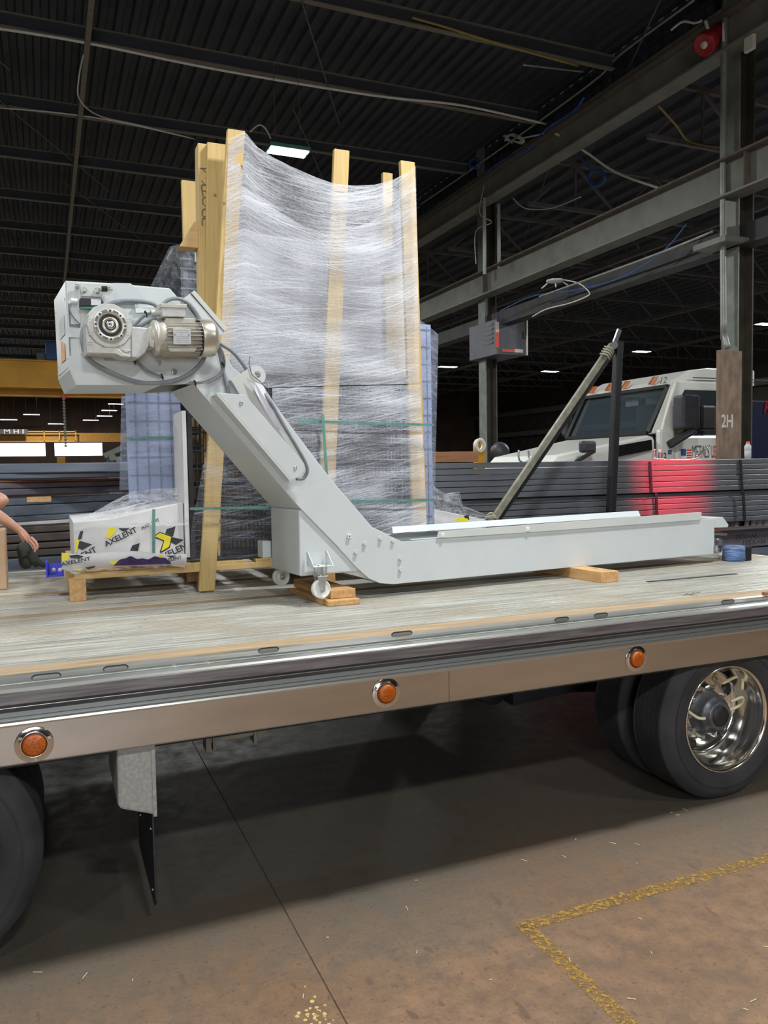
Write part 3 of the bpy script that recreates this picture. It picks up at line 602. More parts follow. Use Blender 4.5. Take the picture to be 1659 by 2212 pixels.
# timber, bottle, hooks on the right stack
a, c = pY(940, 976, 8.1), pY(1034, 1000, 8.1)
tag(MB().box((a.x, 8.1, c.z+.012), (c.x, 8.3, a.z)).build('timber', 'oldwood', bevel=.005), 'brown timber lying on the square tubes beside the load', 'timber')
a = pY(985, 976, 8.36); tag(MB().lathe((a.x, a.y, 1.9475), CZ, [(0, .0), (0, .15), (.06, .16), (.11, .13), (.14, .06), (.14, 0)], 24).build('coil', 'black'), 'low black round coil behind the brown timber', 'coil')
p = pY(1615, 991, 8.15); t = empty('bottle', (p.x, 8.15, top), 'clear drink bottle with orange cap on the tube stack', 'bottle')
MB().lathe((p.x, 8.15, top), CZ, [(0, 0), (0, .042), (.1, .046), (.11, .04), (.12, .046), (.17, .046), (.2, .03), (.215, .02)], 18).build('body', 'bottle', t)
MB().lathe((p.x, 8.15, top+.205), CZ, [(0, .024), (.035, .024), (.035, 0)], 14).build('cap', 'orange', t)
def hooks(label, pts):
    b = MB()
    for P in pts: b.tube([pY(u, v, 7.95+o) for u, v, o in P], .011, 8, 5)
    return tag(b.build('lashing_rack_bar', 'galv'), label, 'bar')
hooks('bent steel U bar on the tube stack left of the pole', [[(1120, 972, 0), (1122, 994, 0), (1135, 998, .1), (1147, 993, .2), (1158, 982, .2), (1162, 978, .2)], [(1141, 972, .2), (1142, 990, .2), (1135, 998, .2)]])
hooks('bent steel U bar standing in the red light on the tubes', [[(1414, 970, 0), (1415, 988, 0), (1420, 992, 0), (1500, 991, .05), (1528, 967, .1), (1533, 963, .2), (1524, 968, .3), (1505, 986, .3)], [(1425, 968, .2), (1426, 990, .2)]])
# A-shaped stake poles behind the trailer
t = empty('brace_pole', pY(1308, 1105, 7.35), 'upright black steel pole with hinged top behind the conveyor', 'pole')
MB().beam(Vector((pY(1308, 1110, 7.4).x, 7.4, .0)), pY(1336, 738, 7.4), .085, .085, (0, 1, 0)).build('pole_tube', 'black', t, .008)
MB().beam(pY(1328, 740, 7.36), pY(1338, 712, 7.36), .03, .05).cyl(pY(1326, 746, 7.3), pY(1326, 746, 7.46), .045, 12).build('hinge', 'hub', t)
t = empty('brace_pole', pY(1068, 1118, 7.2), 'slanting dark steel pole leaning up to the upright pole', 'pole')
MB().beam(pY(1067, 1120, 7.2), pY(1322, 745, 7.34), .07, .05, (0, 1, 0)).build('pole_tube', 'winch', t, .006)
MB().beam(pY(1078, 1120, 7.27), pY(1327, 755, 7.4), .05, .05, (0, 1, 0)).build('inner_tube', 'black', t, .006)
b = MB()
for k in range(4): q = pY(1316-k*3, 753+k*5, 7.28); b.tube([q+Vector((-.07, 0, .02)), q+Vector((0, -.03, 0)), q+Vector((.06, 0, -.04))], .01, 6, 4)
b.build('rope_tie', 'rope', t)
# red lamp glow on the tubes
d = bpy.data.lights.new('red_zone_lamp', 'SPOT'); d.energy = 30000; d.color = (1, .02, .05); d.spot_size = math.radians(10.5); d.spot_blend = 1; d.shadow_soft_size = .08
o = bpy.data.objects.new('red_zone_lamp', d); C.objects.link(o); o.location = (6.6, 2.2, 8.1); tgt = pY(1453, 1006, YS)
o.rotation_euler = (Vector(tgt)-o.location).to_track_quat('-Z', 'Y').to_euler()
# ================================================================== FLATBED TRAILER
DZ = 1.085; XL, XR = -5.0, 5.68
tr = empty('flatbed_trailer', (1.5, 4.5, 0), 'long flatbed trailer with ribbed aluminium deck carrying the whole load', 'trailer')
def plank(y0, y1, x0=XL, x1=XR, name='deck_plank', mt='deck'):
    b = MB(); n = max(2, int((y1-y0)/.034)); st = (y1-y0-.006)/n; P = [(y0+.003, DZ-.04)]
    for i in range(n):
        a = y0+.003+i*st; P += [(a+.001, DZ-.008), (a+.004, DZ), (a+st-.011, DZ), (a+st-.008, DZ-.008)]
    P += [(y1-.003, DZ-.04)]
    b.prism([(x0, y, z) for y, z in P], (x1-x0, 0, 0)); return b.build(name, mt, tr)
def woodstrip(y0, y1): MB().box((XL, y0+.003, DZ-.04), (XR, y1-.003, DZ-.002)).build('wood_nailer', 'knotwood', tr)
yy = 3.70
woodstrip(3.50, 3.70)
for wz in (.26, .26, .26, .24, .24): plank(yy, yy+wz); yy += wz
woodstrip(yy, yy+.1); yy += .1
for wz in (.26, .26, .26): plank(yy, yy+wz); yy += wz
woodstrip(yy, yy+.12); yy += .12
while yy < 7.1: plank(yy, yy+.26); yy += .26
YE = yy
MB().box((XL, YE, DZ-.16), (XR, YE+.06, DZ+.012)).build('side_rail', 'alu_edge', tr, .004)
MB().box((XR, 3.3, DZ-.2), (XR+.04, YE, DZ+.004)).build('rear_plate', 'alu_web', tr)
# near side rail: lip, web, spacers, rub rail
b = MB(); b.prism([(XL, y, z) for y, z in ((3.40, 1.0), (3.40, DZ+.006), (3.425, DZ+.012), (3.445, DZ+.006), (3.46, DZ+.012), (3.498, DZ+.012), (3.498, 1.0))], (XR-XL, 0, 0)); b.build('side_rail', 'alu_edge', tr)
MB().box((XL, 3.392, .99), (XR, 3.3995, DZ-.004)).build('rail_web', 'alu_web', tr)
MB().box((XL, 3.30, .99), (XR, 3.392, 1.0)).build('pocket_floor', 'alu_dark', tr)
b = MB(); b.prism([(XL, y, z) for y, z in ((3.245, 1.04), (3.24, 1.05), (3.24, 1.092), (3.247, 1.10), (3.30, 1.10), (3.302, 1.09), (3.25, 1.088), (3.252, 1.04))], (XR-XL, 0, 0)); b.build('rub_rail_cap', 'alu_edge', tr)
MB().box((XL, 3.233, 1.042), (XR, 3.24, 1.09)).build('rub_rail', 'rub', tr, .002)
for u, v in ((378, 1438), (450, 1430), (1093, 1350), (1140, 1344), (1400, 1318), (1448, 1312), (-300, 1510), (-230, 1500)):
    p = pZ(u, v, 1.085); MB().box((p.x-.004, 3.30, 1.0), (p.x+.004, 3.393, 1.08)).build('spacer_plate', 'alu_edge', tr)
for u, v, ln in ((100, 1461, .07), (250, 1443, .06), (580, 1404, .055), (868, 1369, .07), (1213, 1338, .05), (1298, 1329, .05), (1572, 1300, .06)):
    p = pY(u, v, 3.392); b = MB(); n = 14
    b.prism([(p.x+math.copysign(ln*.5, math.cos(2*PI*i/n))+.02*math.cos(2*PI*i/n), 3.3915, p.z+.013*math.sin(2*PI*i/n)) for i in range(n)], (0, -.001, 0)); o = b.build('stake_pocket', 'alu_dark', tr)
    b = MB(); b.prism([(p.x+math.copysign(ln*.5, math.cos(2*PI*i/n))+.016*math.cos(2*PI*i/n), 3.3905, p.z-.003+.0095*math.sin(2*PI*i/n)) for i in range(n)], (0, -.001, 0)); b.build('pocket_liner', 'alu_edge', o)
MB().box((XL, 3.262, .985), (XR, 3.30, 1.042)).build('rail_recess', 'alu_dark', tr)  # dark colour paints in the gap's shadow under the rub rail
MB().cyl((XL, 3.262, 1.024), (XR, 3.262, 1.024), .003, 8).build('recess_bead', 'alu_edge', tr)
MB().box((XL, 3.256, .976), (XR, 3.264, 1.008)).build('light_strip_panel', 'alu_grey', tr)
MB().box((XL, 3.2545, .988), (XR, 3.256, .990)).build('panel_groove', 'alu_dark', tr)
b = MB(); b.prism([(XL, y, z) for y, z in ((3.262, .954), (3.245, .956), (3.241, .964), (3.243, .972), (3.25, .978), (3.262, .978))], (XR-XL, 0, 0)); b.build('trim_bead', 'alu_edge', tr)
xs_ = pY(970, 1480, 3.25).x
for x0, x1 in ((XL, -2.9), (-2.896, xs_-.0012), (xs_+.0012, XR)):
    b = MB(); b.prism([(x0, y, z) for y, z in ((3.25, .955), (3.25, .812), (3.254, .806), (3.275, .806), (3.275, .809), (3.2545, .811), (3.2545, .955))], (x1-x0, 0, 0)); b.build('polished_panel', 'polish', tr)
MB().box((XL, 3.31, .78), (XR, 3.33, .99)).build('inner_fascia', 'underbody', tr)
for u, v in ((74, 1608), (834, 1497), (1374, 1423), (-560, 1700)):
    p = pY(u, v, 3.249)
    lt = MB().lathe((p.x, 3.249, p.z), (0, -1, 0), [(.0, .069), (.0022, .0685), (.003, .0665), (.003, .05), (.007, .047), (.002, .045)], 36).build('marker_lamp', 'chrome', tr)
    MB().lathe((p.x, 3.249, p.z), (0, -1, 0), [(.001, .046), (.012, .044), (.012, .04)], 30).build('grommet', 'amber_dark', lt)
    b = MB().lathe((p.x, 3.249, p.z), (0, -1, 0), [(.010, .041), (.017, .0395), (.021, .033), (.0225, .015), (.0225, 0)], 30); b.build('lens', 'amber', lt)
    b = MB()
    for i in range(-3, 4):
        for j in range(-3, 4):
            if i*i+j*j < 9.5: b.cyl((p.x+i*.0095, 3.2265, p.z+j*.0095), (p.x+i*.0095, 3.2255, p.z+j*.0095), .0028, 6)
    b.build('lens_dimples', 'amber', lt)['kind'] = 'stuff'
    for a in (.35, 2.6, 4.75): MB().cyl((p.x+.057*math.cos(a), 3.249, p.z+.057*math.sin(a)), (p.x+.057*math.cos(a), 3.242, p.z+.057*math.sin(a)), .0055, 10).build('screw', 'bolt', lt)
# wheels
def wheel(cx, y0, r=.464, rim=True):
    cz = r-.006
    prof = [(.045, .29), (.012, .302), (.0, .33), (-.012, .37), (-.008, .41), (.008, .437), (.03, .455), (.035, .462)]
    for k in range(5): a = .045+k*.038; prof += [(a, r), (a+.002, r), (a+.032, r), (a+.034, r), (a+.0345, r-.005), (a+.0365, r-.005), (a+.037, r)]
    prof += [(.245, r), (.255, .455), (.275, .43), (.287, .37), (.27, .31), (.235, .29)]
    w = MB().lathe((cx, y0, cz), (0, 1, 0), prof, 72).build('wheel', 'tyre', tr)
    MB().lathe((cx, y0, cz), (0, 1, 0), [(-.0128, .385), (-.0135, .388), (-.0125, .391)], 60).build('sidewall_ring', 'rubber', w)
    if rim:
        MB().lathe((cx, y0, cz), (0, 1, 0), [(.02, .303), (.005, .305), (.002, .301), (.004, .294), (.012, .289)], 72).build('rim_lip', 'rimlip', w)
        MB().lathe((cx, y0, cz), (0, 1, 0), [(.012, .289), (.03, .281), (.05, .284), (.07, .276), (.10, .268), (.135, .262), (.17, .256), (.19, .246), (.198, .225), (.19, .195), (.175, .165), (.168, .13)], 72).build('rim_barrel', 'chrome', w)
        for k in range(5):
            a = .5+k*2*PI/5; c0 = Vector((cx+.205*math.cos(a), y0+.185, cz+.205*math.sin(a)))
            MB().lathe(c0, (0, -1, 0), [(0, .034), (.004, .033), (.004, 0)], 18).build('hand_hole', 'hub_dark', w)
        for k in range(10):
            a = k*PI/5; c0 = Vector((cx+.146*math.cos(a), y0+.17, cz+.146*math.sin(a)))
            MB().cyl(c0, c0-Vector((0, .035, 0)), .013, 6, smooth=False).build('wheel_nut', 'galv', w)
        MB().lathe((cx, y0, cz), (0, 1, 0), [(.168, .13), (.15, .122), (.145, .112), (.10, .108), (.085, .1), (.08, .085), (.06, .082), (.055, .075), (.055, .06)], 40).build('hub', 'hub', w)
        MB().lathe((cx, y0, cz), (0, 1, 0), [(.055, .06), (.048, .056), (.046, 0)], 30).build('hub_cap', 'hub_dark', w)
        for pts in ([(.09, .07, .07), (.16, .055, .09), (.19, .08, .05), (.17, .10, .02), (.1, .1, .01)], [(-.18, .16, .05), (-.13, .1, .0), (-.09, .08, -.005)], [(.12, .16, .15), (.2, .1, .2), (.2, .09, .12)]):
            MB().tube([(cx+a, y0+b_, cz+c) for a, b_, c in pts], .009, 8, 5).build('air_hose', 'hose', w)
    return w
wx = (pY(1487, 1555, 3.30).x+pY(1655, 1555, 3.30).x)/2
wheel(wx, 3.30); wheel(wx, 3.64, rim=False)
wheel(-.525, 3.30); wheel(-.525, 3.64, rim=False)
for cx in (wx, -.49):
    MB().cyl((cx, 3.5, .46), (cx, 6.9, .46), .07, 14).build('axle', 'underbody', tr)
    MB().lathe((cx, 6.5, .46), (0, 1, 0), [(0, .3), (0, .46), (.28, .46), (.28, .3)], 40).build('wheel', 'tyre', tr)
for yv in (4.45, 6.0):
    MB().box((XL, yv, .62), (XR, yv+.02, .98)).box((XL, yv-.07, .60), (XR, yv+.09, .62)).build('frame_rail', 'underbody', tr)
for k in range(18): xv = XL+.3+k*.6; MB().box((xv, 3.34, .94), (xv+.06, YE, 1.04)).build('cross_member', 'underbody', tr)
MB().box((XL, 3.34, 1.0), (XR, YE, 1.044)).build('deck_underside', 'underbody', tr)
for cx in (wx, -.49):
    MB().prism([(cx-.75, 4.35, .6), (cx-.75, 4.35, .35), (cx-.3, 4.35, .38), (cx, 4.35, .35), (cx+.1, 4.35, .6)], (0, .12, 0)).build('suspension_arm', 'underbody', tr)
    MB().lathe((cx-.95, 4.25, .5), (0, 1, 0), [(0, 0), (0, .09), (.2, .11), (.25, 0)], 18).build('air_tank', 'underbody', tr)
# mud flap with speckled bracket
p0, p1, p2 = pY(253, 1615, 3.3), pY(332, 1608, 3.3), pY(338, 1762, 3.3); p3 = pY(255, 1750, 3.3)
MB().prism([(p0.x, 3.30, .95), (p1.x+.003, 3.30, .95), (p2.x, 3.30, p2.z), (p3.x+.01, 3.30, p3.z), (p3.x, 3.30, p3.z+.02)], (0, .5, 0)).build('fender_bracket', 'flapguard', tr, .012)
MB().box((p2.x-.012, 3.293, p2.z), (p2.x+.002, 3.3, .95)).build('bracket_flange', 'flapguard', tr)
b = MB(); xf = p2.x-.008
b.prism([(xf, 3.32, p2.z+.02), (xf, 3.92, p2.z+.02), (xf, 3.92, .1), (xf, 3.34, .1), (xf, 3.30, .14)], (-.008, 0, 0)); b.build('mud_flap', 'rubber', tr, .002)
for yv, zv in ((3.36, .16), (3.80, .3), (3.36, .42)): MB().cyl((xf-.008, yv, zv), (xf-.013, yv, zv), .006, 8).build('flap_bolt', 'bolt', tr)
# winch bracket below the panel
def wz(u, v): return pY(u, v, 3.6)
MB().prism([wz(455, 1588), wz(548, 1572), wz(548, 1588), wz(455, 1605)], (0, .05, 0)).build('winch_bar', 'winch', tr)
for (u0, u1, v0, v1) in ((443, 455, 1590, 1620), (458, 465, 1588, 1618), (546, 553, 1572, 1603), (553, 574, 1570, 1588)):
    a, c = wz(u0, v0), wz(u1, v1); MB().box((a.x, 3.58, c.z), (c.x, 3.66, .98)).build('winch_bracket', 'winch', tr)
MB().box((3.8, 4.30, DZ+.0005), (4.62, 4.33, DZ+.004)).build('dark_gap_strip', 'alu_dark', tr)  # flat dark strip laid on the deck in place of a shaded gap
# end of ratchet handle at right border and rope scrap
tag(MB().cyl(pZ(1649, 1283, 1.115), pZ(1700, 1278, 1.115), .013, 12).build('handle', 'oldwood'), 'brown rod end lying on the deck edge at the right border', 'handle')
b = MB(); b.tube([pZ(u, v, DZ+.008) for u, v in ((1477, 1284), (1482, 1281), (1490, 1283), (1494, 1280), (1500, 1279), (1504, 1283), (1497, 1284), (1492, 1281), (1508, 1279), (1513, 1277))], .0035, 6, 4)
tag(b.build('twine', 'rope'), 'scrap of tan twine on the wooden deck strip at right', 'twine')
# ================================================================== TIMBER BLOCKS under the conveyor
ZB = 1.161
def blockbox(u0, v0, u1, z0, z1, y0, dep, label, rz=0):
    a, c = pY(u0, v0, y0), pY(u1, v0, y0)
    return tag(MB().prism([(a.x, y0, z0), (c.x, y0, z0), (c.x, y0, z1), (a.x, y0, z1)], (-.09*dep, dep, 0)).build('timber_block', 'block', bevel=.004), label, 'block')
blockbox(709, 1290, 778, DZ, DZ+.034, 4.44, .62, 'flat pine offcut lying lowest beside the front caster')
blockbox(714, 1262, 768, DZ+.035, ZB+.012, 4.50, .6, 'upright pine block stacked on the flat offcut')
blockbox(1299, 1240, 1337, DZ, ZB, 4.43, .75, 'pine block under the right half of the long trough')
# ================================================================== CHIP CONVEYOR
cn = empty('chip_conveyor', CO, 'grey white Z-shaped chip conveyor with motor, standing on pine blocks', 'conveyor', rz=TH)
WD = .5
def pc(*uv, w=0.0): return [pC(u, v, w) for u, v in uv]
def cprism(uv, w0, w1, name, mt='paint', parent=cn, bevel=.002):
    P = [pC(u, v, w0) for u, v in uv]; return MB().prism(P, CN*(w1-w0)).build(name, mt, parent, bevel)
side = [(143, 608), (237, 613), (246, 611), (281, 612), (291, 618), (366, 624), (380, 640), (397, 652), (482, 760), (503, 795), (582, 858), (641, 940), (716, 1038), (804, 1140), (836, 1155), (869, 1170), (1541.5, 1120), (1541.5, 1196.2), (850, 1262), (821, 1260), (797, 1250), (769, 1225), (727, 1178), (641, 1090), (418, 829), (348, 832), (167, 832), (153, 799)]
cprism(side, 0, .006, 'side_plate', bevel=.002)
MB().prism([p+CN*(WD-.006) for p in pc(*side)], CN*.006).build('side_plate', 'paint', cn, .002)
# closing plates between the two sides (bottom, top, end)
def strip(uv, name, t=.005, mt='paint', w0=.006, w1=WD-.006, inward=1):
    P = [pC(u, v, 0) for u, v in uv]; b = MB()
    for i in range(len(P)-1):
        d = (P[i+1]-P[i]).normalized(); n = CN.cross(d).normalized()*t*inward
        b.hexa([P[i]+CN*w0, P[i+1]+CN*w0, P[i+1]+CN*w1, P[i]+CN*w1, P[i]+n+CN*w0, P[i+1]+n+CN*w0, P[i+1]+n+CN*w1, P[i]+n+CN*w1])
    return b.build(name, mt, cn)
strip([(418, 829), (641, 1090), (727, 1178), (769, 1225), (797, 1250), (821, 1260), (850, 1262), (905, 1257)], 'bottom_plate', inward=-1)
strip([(143, 608), (153, 799), (167, 832)], 'end_plate', inward=1)
strip([(143, 608), (237, 613), (366, 624), (380, 640), (482, 760), (503, 795), (582, 858), (641, 940), (716, 1038), (804, 1140), (836, 1155)], 'top_plate', inward=-1)
strip([(167, 832), (348, 832)], 'bottom_plate', inward=-1)
# trough (open top)
s0, s1 = (pC(905, 1200, 0)-CO).dot(CU), (pC(1542, 1160, 0)-CO).dot(CU); zt0, ztb = 1.44, 1.161
MB().cbox((s0, .006, ztb), (s1, WD-.006, ztb+.006)).build('trough_bottom', 'paint', cn)
MB().cbox((s1, 0, ztb+.06), (s1+.006, WD, zt0)).build('end_cap', 'paint', cn, .002)
MB().cbox((s0-.05, .006, zt0-.004), (s1, .05, zt0)).cbox((s0-.05, WD-.05, zt0-.004), (s1, WD-.006, zt0)).build('inner_flange', 'paint', cn)
nb = 46
for k in range(nb): a = s0-.1+(s1-s0+.05)*k/nb; MB().cbox((a, .05, 1.36), (a+(s1-s0)/nb-.006, WD-.05, 1.372)).build('belt_link', 'darkgrey', cn)
# tilted guide rails
def rail(uv, w, lean, name, mt):
    P = [pC(u, v, w) for u, v in uv]; return MB().prism(P, CN*.004).build(name, mt, cn, .0015)
rail([(944, 1163), (947, 1148), (1200, 1129), (1512, 1106), (1517, 1108), (1511, 1123), (1200, 1146)], -.012, 0, 'guide_rail', 'paint_warm')
P = [pC(849, 1152, .42), pC(847, 1138, .47), pC(1379, 1103, .47), pC(1384, 1115, .42)]
MB().prism(P, CN*.004).build('guide_rail', 'paint', cn, .001)
for u, v in ((957, 1156), (1141, 1143)):
    p = pC(u, v, -.02); MB().hexa([p+CU*a+CZ*c+CN*d for a, c, d in ((-.012, -.014, 0), (.012, -.012, 0), (.012, -.012, .01), (-.012, -.014, .01), (-.012, .012, 0), (.012, .014, 0), (.012, .014, .01), (-.012, .012, .01))]).build('rail_clip', 'white_plastic', cn, .002)
# right end hood, caster
cprism([(1541, 1119), (1562, 1117), (1574, 1134), (1572, 1139), (1541, 1140)], .0, WD, 'end_hood')
cprism([(1543, 1141), (1558, 1141), (1558, 1148), (1543, 1148)], .05, .2, 'wood_shim', 'oldwood')
def caster(cu, cv_, w, r, tall=True):
    c0 = pC(cu, cv_, w)
    wh = MB().lathe(c0-CN*.02, CN, [(0, 0), (0, .012), (.004, .014), (.004, r*.8), (0, r*.86), (0, r*.96), (.006, r), (.034, r), (.04, r*.96), (.04, r*.8), (.036, r*.7), (.036, 0)], 40).build('caster_wheel', 'white_plastic', cn)
    for sd in (-1, 1):
        q = c0+CN*(sd*.028)
        MB().prism([q-CU*.016+CZ*(-.012), q+CU*.0-CZ*.018, q+CU*.016-CZ*.012, q+CU*.02+CZ*.04, q+CU*.032+CZ*.075, q-CU*.032+CZ*.075, q-CU*.02+CZ*.04], CN*.003*sd).build('fork', 'galv', wh, .001)
    MB().cyl(c0-CN*.036, c0+CN*.036, .008, 6, smooth=False).build('axle_bolt', 'bolt', wh)
    q = c0+CZ*.075; MB().hexa([q+CU*a+CN*b_+CZ*z for z in (0, .006) for a, b_ in ((-.034, -.034), (.034, -.034), (.034, .034), (-.034, .034))]).build('fork_crown', 'galv', wh, .002)
    MB().cyl(q+CZ*.006, q+CZ*.016, .028, 18).build('swivel', 'galv', wh)
    return c0
c0 = caster(693, 1272, -.06, .057)
# caster bracket on the leg box
q = c0+CZ*.093
for a in (-.026, .026):
    for b_ in (-.026, .026): MB().cyl(q+CU*a+CN*b_, q+CU*a+CN*b_+CZ*.055, .0045, 8).build('stud', 'bolt', cn); MB().cyl(q+CU*a+CN*b_+CZ*.045, q+CU*a+CN*b_+CZ*.052, .009, 6, smooth=False).build('nut', 'bolt', cn)
q = c0+CZ*.135
MB().hexa([q+CU*a+CN*b_+CZ*z for z in (0, .006) for a, b_ in ((-.06, -.045), (.075, -.045), (.075, .06), (-.06, .06))]).build('caster_bracket', 'paint', cn, .002)
for a in (-.062, .062): MB().prism([q+CU*a-CN*.045+CZ*.004, q+CU*a+CN*.06+CZ*.004, q+CU*a+CN*.06+CZ*.085, q+CU*(a-.004)+CN*.03+CZ*.085], CU*.005).build('bracket_cheek', 'paint', cn, .0015)
caster(607, 1246, .50, .057)
p = pC(577, 1185, .52); MB().hexa([p+CU*a+CN*b_+CZ*z for z in (-.06, .05) for a, b_ in ((-.03, 0), (.03, 0), (.03, .1), (-.03, .1))]).build('caster_bracket', 'paint', cn, .004)
c2_ = caster(1549, 1186, .12, .036); 
p = pC(1554, 1152, .12); MB().hexa([p+CU*a+CN*b_+CZ*z for z in (-.015, .0) for a, b_ in ((-.03, -.05), (.035, -.05), (.035, .05), (-.03, .05))]).build('caster_bracket', 'galv', cn, .002)
# lower leg box
sb = (pC(650, 1247, 0)-CO).dot(CU)
b = MB(); b.prism([cv(s, .012, z) for s, z in ((sb, 1.262), (sb, 1.66), (sb+.02, 1.665), (-.22, 1.27), (-.26, 1.262))], CN*(WD-.024)); b.build('leg_box', 'paint', cn, .012)
cprism([(724, 1186), (741, 1237), (815, 1256), (775, 1230)], .03, WD-.03, 'foot_plate', 'paint_warm')
# bolts on the side plate
def hexbolt(u, v, r=.0125, mt='paint', h=.014, w=0.0):
    p = pC(u, v, w); MB().cyl(p, p-CN*.003, r*1.3, 14).build('washer', mt, cn); MB().cyl(p-CN*.003, p-CN*h, r, 6, smooth=False).build('bolt_head', mt, cn)
for u, v in ((821, 1163), (848, 1168), (787, 1174), (768, 1193), (864, 1206), (864, 1230)): hexbolt(u, v)
p = pC(754, 1158, -.006); MB().hexa([p+CU*a+CN*b_+CZ*z for z in (-.014, .012) for a, b_ in ((-.012, -.008), (.012, -.008), (.012, .006), (-.012, .006))]).build('rail_clip', 'white_plastic', cn, .002)
MB().cyl(p-CN*.008, p-CN*.011, .004, 8).build('clip_hole', 'black', cn)
# ------ guard box on the incline
cprism([(470, 848), (529, 853), (658, 1003), (656, 1019), (642, 1032), (630, 1037)], -.10, -.096, 'cable_guard', 'paint')
def cquad(a, wa, b_, wb, t, name, mt='paint'):
    A, Bq = pC(*a, wa), pC(*b_, wa); A2 = A+CN*(wb-wa); B2 = Bq+CN*(wb-wa); d = (Bq-A).normalized(); n = CN.cross(d)*t
    MB().hexa([A, Bq, B2, A2, A+n, Bq+n, B2+n, A2+n]).build(name, mt, cn, .001)
cquad((466, 852), -.085, (627, 1038), -.0, .004, 'guard_web')
cquad((470, 848), -.10, (630, 1037), -.086, .012, 'guard_flange', 'paint_warm')
cprism([(499, 821), (540, 794), (570, 834), (640, 950), (655, 1003), (640, 990), (575, 915), (525, 865)], -.055, -.051, 'tray_plate', 'paint_warm')
cquad((499, 821), -.052, (620, 985), 0, .003, 'tray_web')
for u, v in ((521, 871), (638, 1011)): p = pC(u, v, -.101); MB().lathe(p, -CN, [(0, .012), (.004, .010), (.004, .005), (.002, .004), (.002, 0)], 14).build('button_screw', 'bolt', cn)
# lifting eye
p = pC(556, 809, -.02); d1 = (pC(575, 828, -.02)-pC(553, 792, -.02)).normalized(); d2 = CN.cross(d1); b = MB(); n = 24; vs = []
for w_ in (-.003, .003):
    for r_ in (.020, .047): vs += [p+CN*w_+(d1*math.cos(2*PI*i/n)*(1 if r_ < .03 else 1.15)+d2*math.sin(2*PI*i/n))*r_ for i in range(n)]
fs = []
for i in range(n): j = (i+1) % n; fs += [(i, j, n+j, n+i), (2*n+i, 3*n+i, 3*n+j, 2*n+j), (n+i, n+j, 3*n+j, 3*n+i), (i, 2*n+i, 2*n+j, j)]
b.add(vs, fs); b.build('lifting_eye', 'paint', cn)
MB().tube([pC(u, v, -.06) for u, v in ((540, 770), (538, 785), (541, 797), (545, 810), (560, 822), (570, 834), (581, 844))], .002, 6, 4).build('cable_tie', 'black', cn)
# paper document
P = [(532, 816), (550, 825), (568, 832), (593, 890), (614, 926), (622, 939), (594, 920), (572, 889), (553, 848)]
pd = [pC(u, v, -.066-.012*math.sin(i*1.7)) for i, (u, v) in enumerate(P)]
doc = tag(MB().prism(pd, CN*.002).build('paper_document', 'paper', fix=True), 'creased white paper sheet tucked on the conveyor incline', 'paper')
for a, c_ in (((560, 845), (574, 862)), ((570, 862), (585, 880)), ((578, 900), (590, 905))): pass
# ------ slanted head door
cprism([(396, 645), (411, 634), (484, 717), (472, 729)], -.025, WD-.1, 'door_frame')
cprism([(413, 632.5), (420.5, 627), (491.7, 710), (485, 716)], -.03, WD-.1, 'door_panel', 'paint_warm')
cprism([(411.5, 634.5), (413, 633), (485, 716), (483.5, 717.5)], -.02, WD-.12, 'door_gap_strip', 'black')  # black strip put in for the dark gap between the two plates
MB().tube([pC(466, 714, -.03), pC(472, 718, -.045)], .004, 8, 1).build('door_screw', 'black', cn)
# ------ head details
cprism([(173, 611), (243, 614), (243, 655), (226, 658), (218, 642), (174, 640)], -.02, 0, 'tension_plate', 'paint_warm')
for u, v in ((181, 626), (210, 628)): hexbolt(u, v, .013, 'bolt', .016, -.02)
b = MB()
for k in range(7): a = pC(219.5+k*1.8, 624, -.045); b.cyl(a, a+CU*.0028, .014, 14)
b.build('spring', 'black', cn)
MB().cyl(pC(212, 624, -.045), pC(243, 626, -.045), .005, 8).cyl(pC(234, 625, -.045), pC(238, 625, -.045), .011, 6).build('threaded_rod', 'galv', cn)
MB().cyl(pC(162, 618, -.02), pC(170, 619, -.02), .011, 8).build('adjuster_nut', 'galv', cn)
cprism([(174, 643), (219, 646), (223, 652), (223, 661), (174, 661)], -.055, -.002, 'limit_switch', 'black')
cprism([(196, 645.5), (218, 647), (219, 659), (197, 659.5)], -.057, -.0555, 'switch_label', 'label')
cprism([(174, 662), (205, 662), (203, 667), (176, 666)], -.05, -.01, 'switch_strip', 'green')
MB().cyl(pC(153, 650, -.02), pC(167, 651, -.02), .014, 10).build('cable_gland', 'white_plastic', cn)
MB().tube([pC(u, v, -.02) for u, v in ((153, 655), (151, 668), (156, 682), (165, 693), (174, 700))], .0035, 6, 4).build('sensor_cable', 'rubbercable', cn)
cprism([(237, 613), (246, 611), (281, 612), (291, 618), (300, 655), (243, 655)], -.012, 0, 'top_pocket', 'paint')
cprism([(173, 640), (235, 642), (260, 690), (300, 770), (245, 772), (215, 770), (188, 768), (174, 764)], -.012, 0, 'gear_base', 'paint_warm')
cprism([(147, 655), (150, 706), (173, 708), (173, 700), (153, 700), (150, 655)], -.001, .0, 'seam_cover', 'hub')
cprism([(149, 728), (173, 730), (173, 731), (151.5, 731), (152.5, 768), (150.8, 768)], -.001, .0, 'seam_cover', 'hub')
MB().prism([cv(-1.876, .03, 2.86), cv(-1.876, .46, 2.86), cv(-1.876, .46, 2.45), cv(-1.874, .03, 2.45)], -CU*.004).build('end_cover', 'paint', cn, .001)
MB().prism([cv(-1.8815, .1, 2.73), cv(-1.8815, .32, 2.73), cv(-1.8815, .32, 2.63), cv(-1.8815, .1, 2.63)], -CU*.0008).build('info_sticker', 'label', cn)
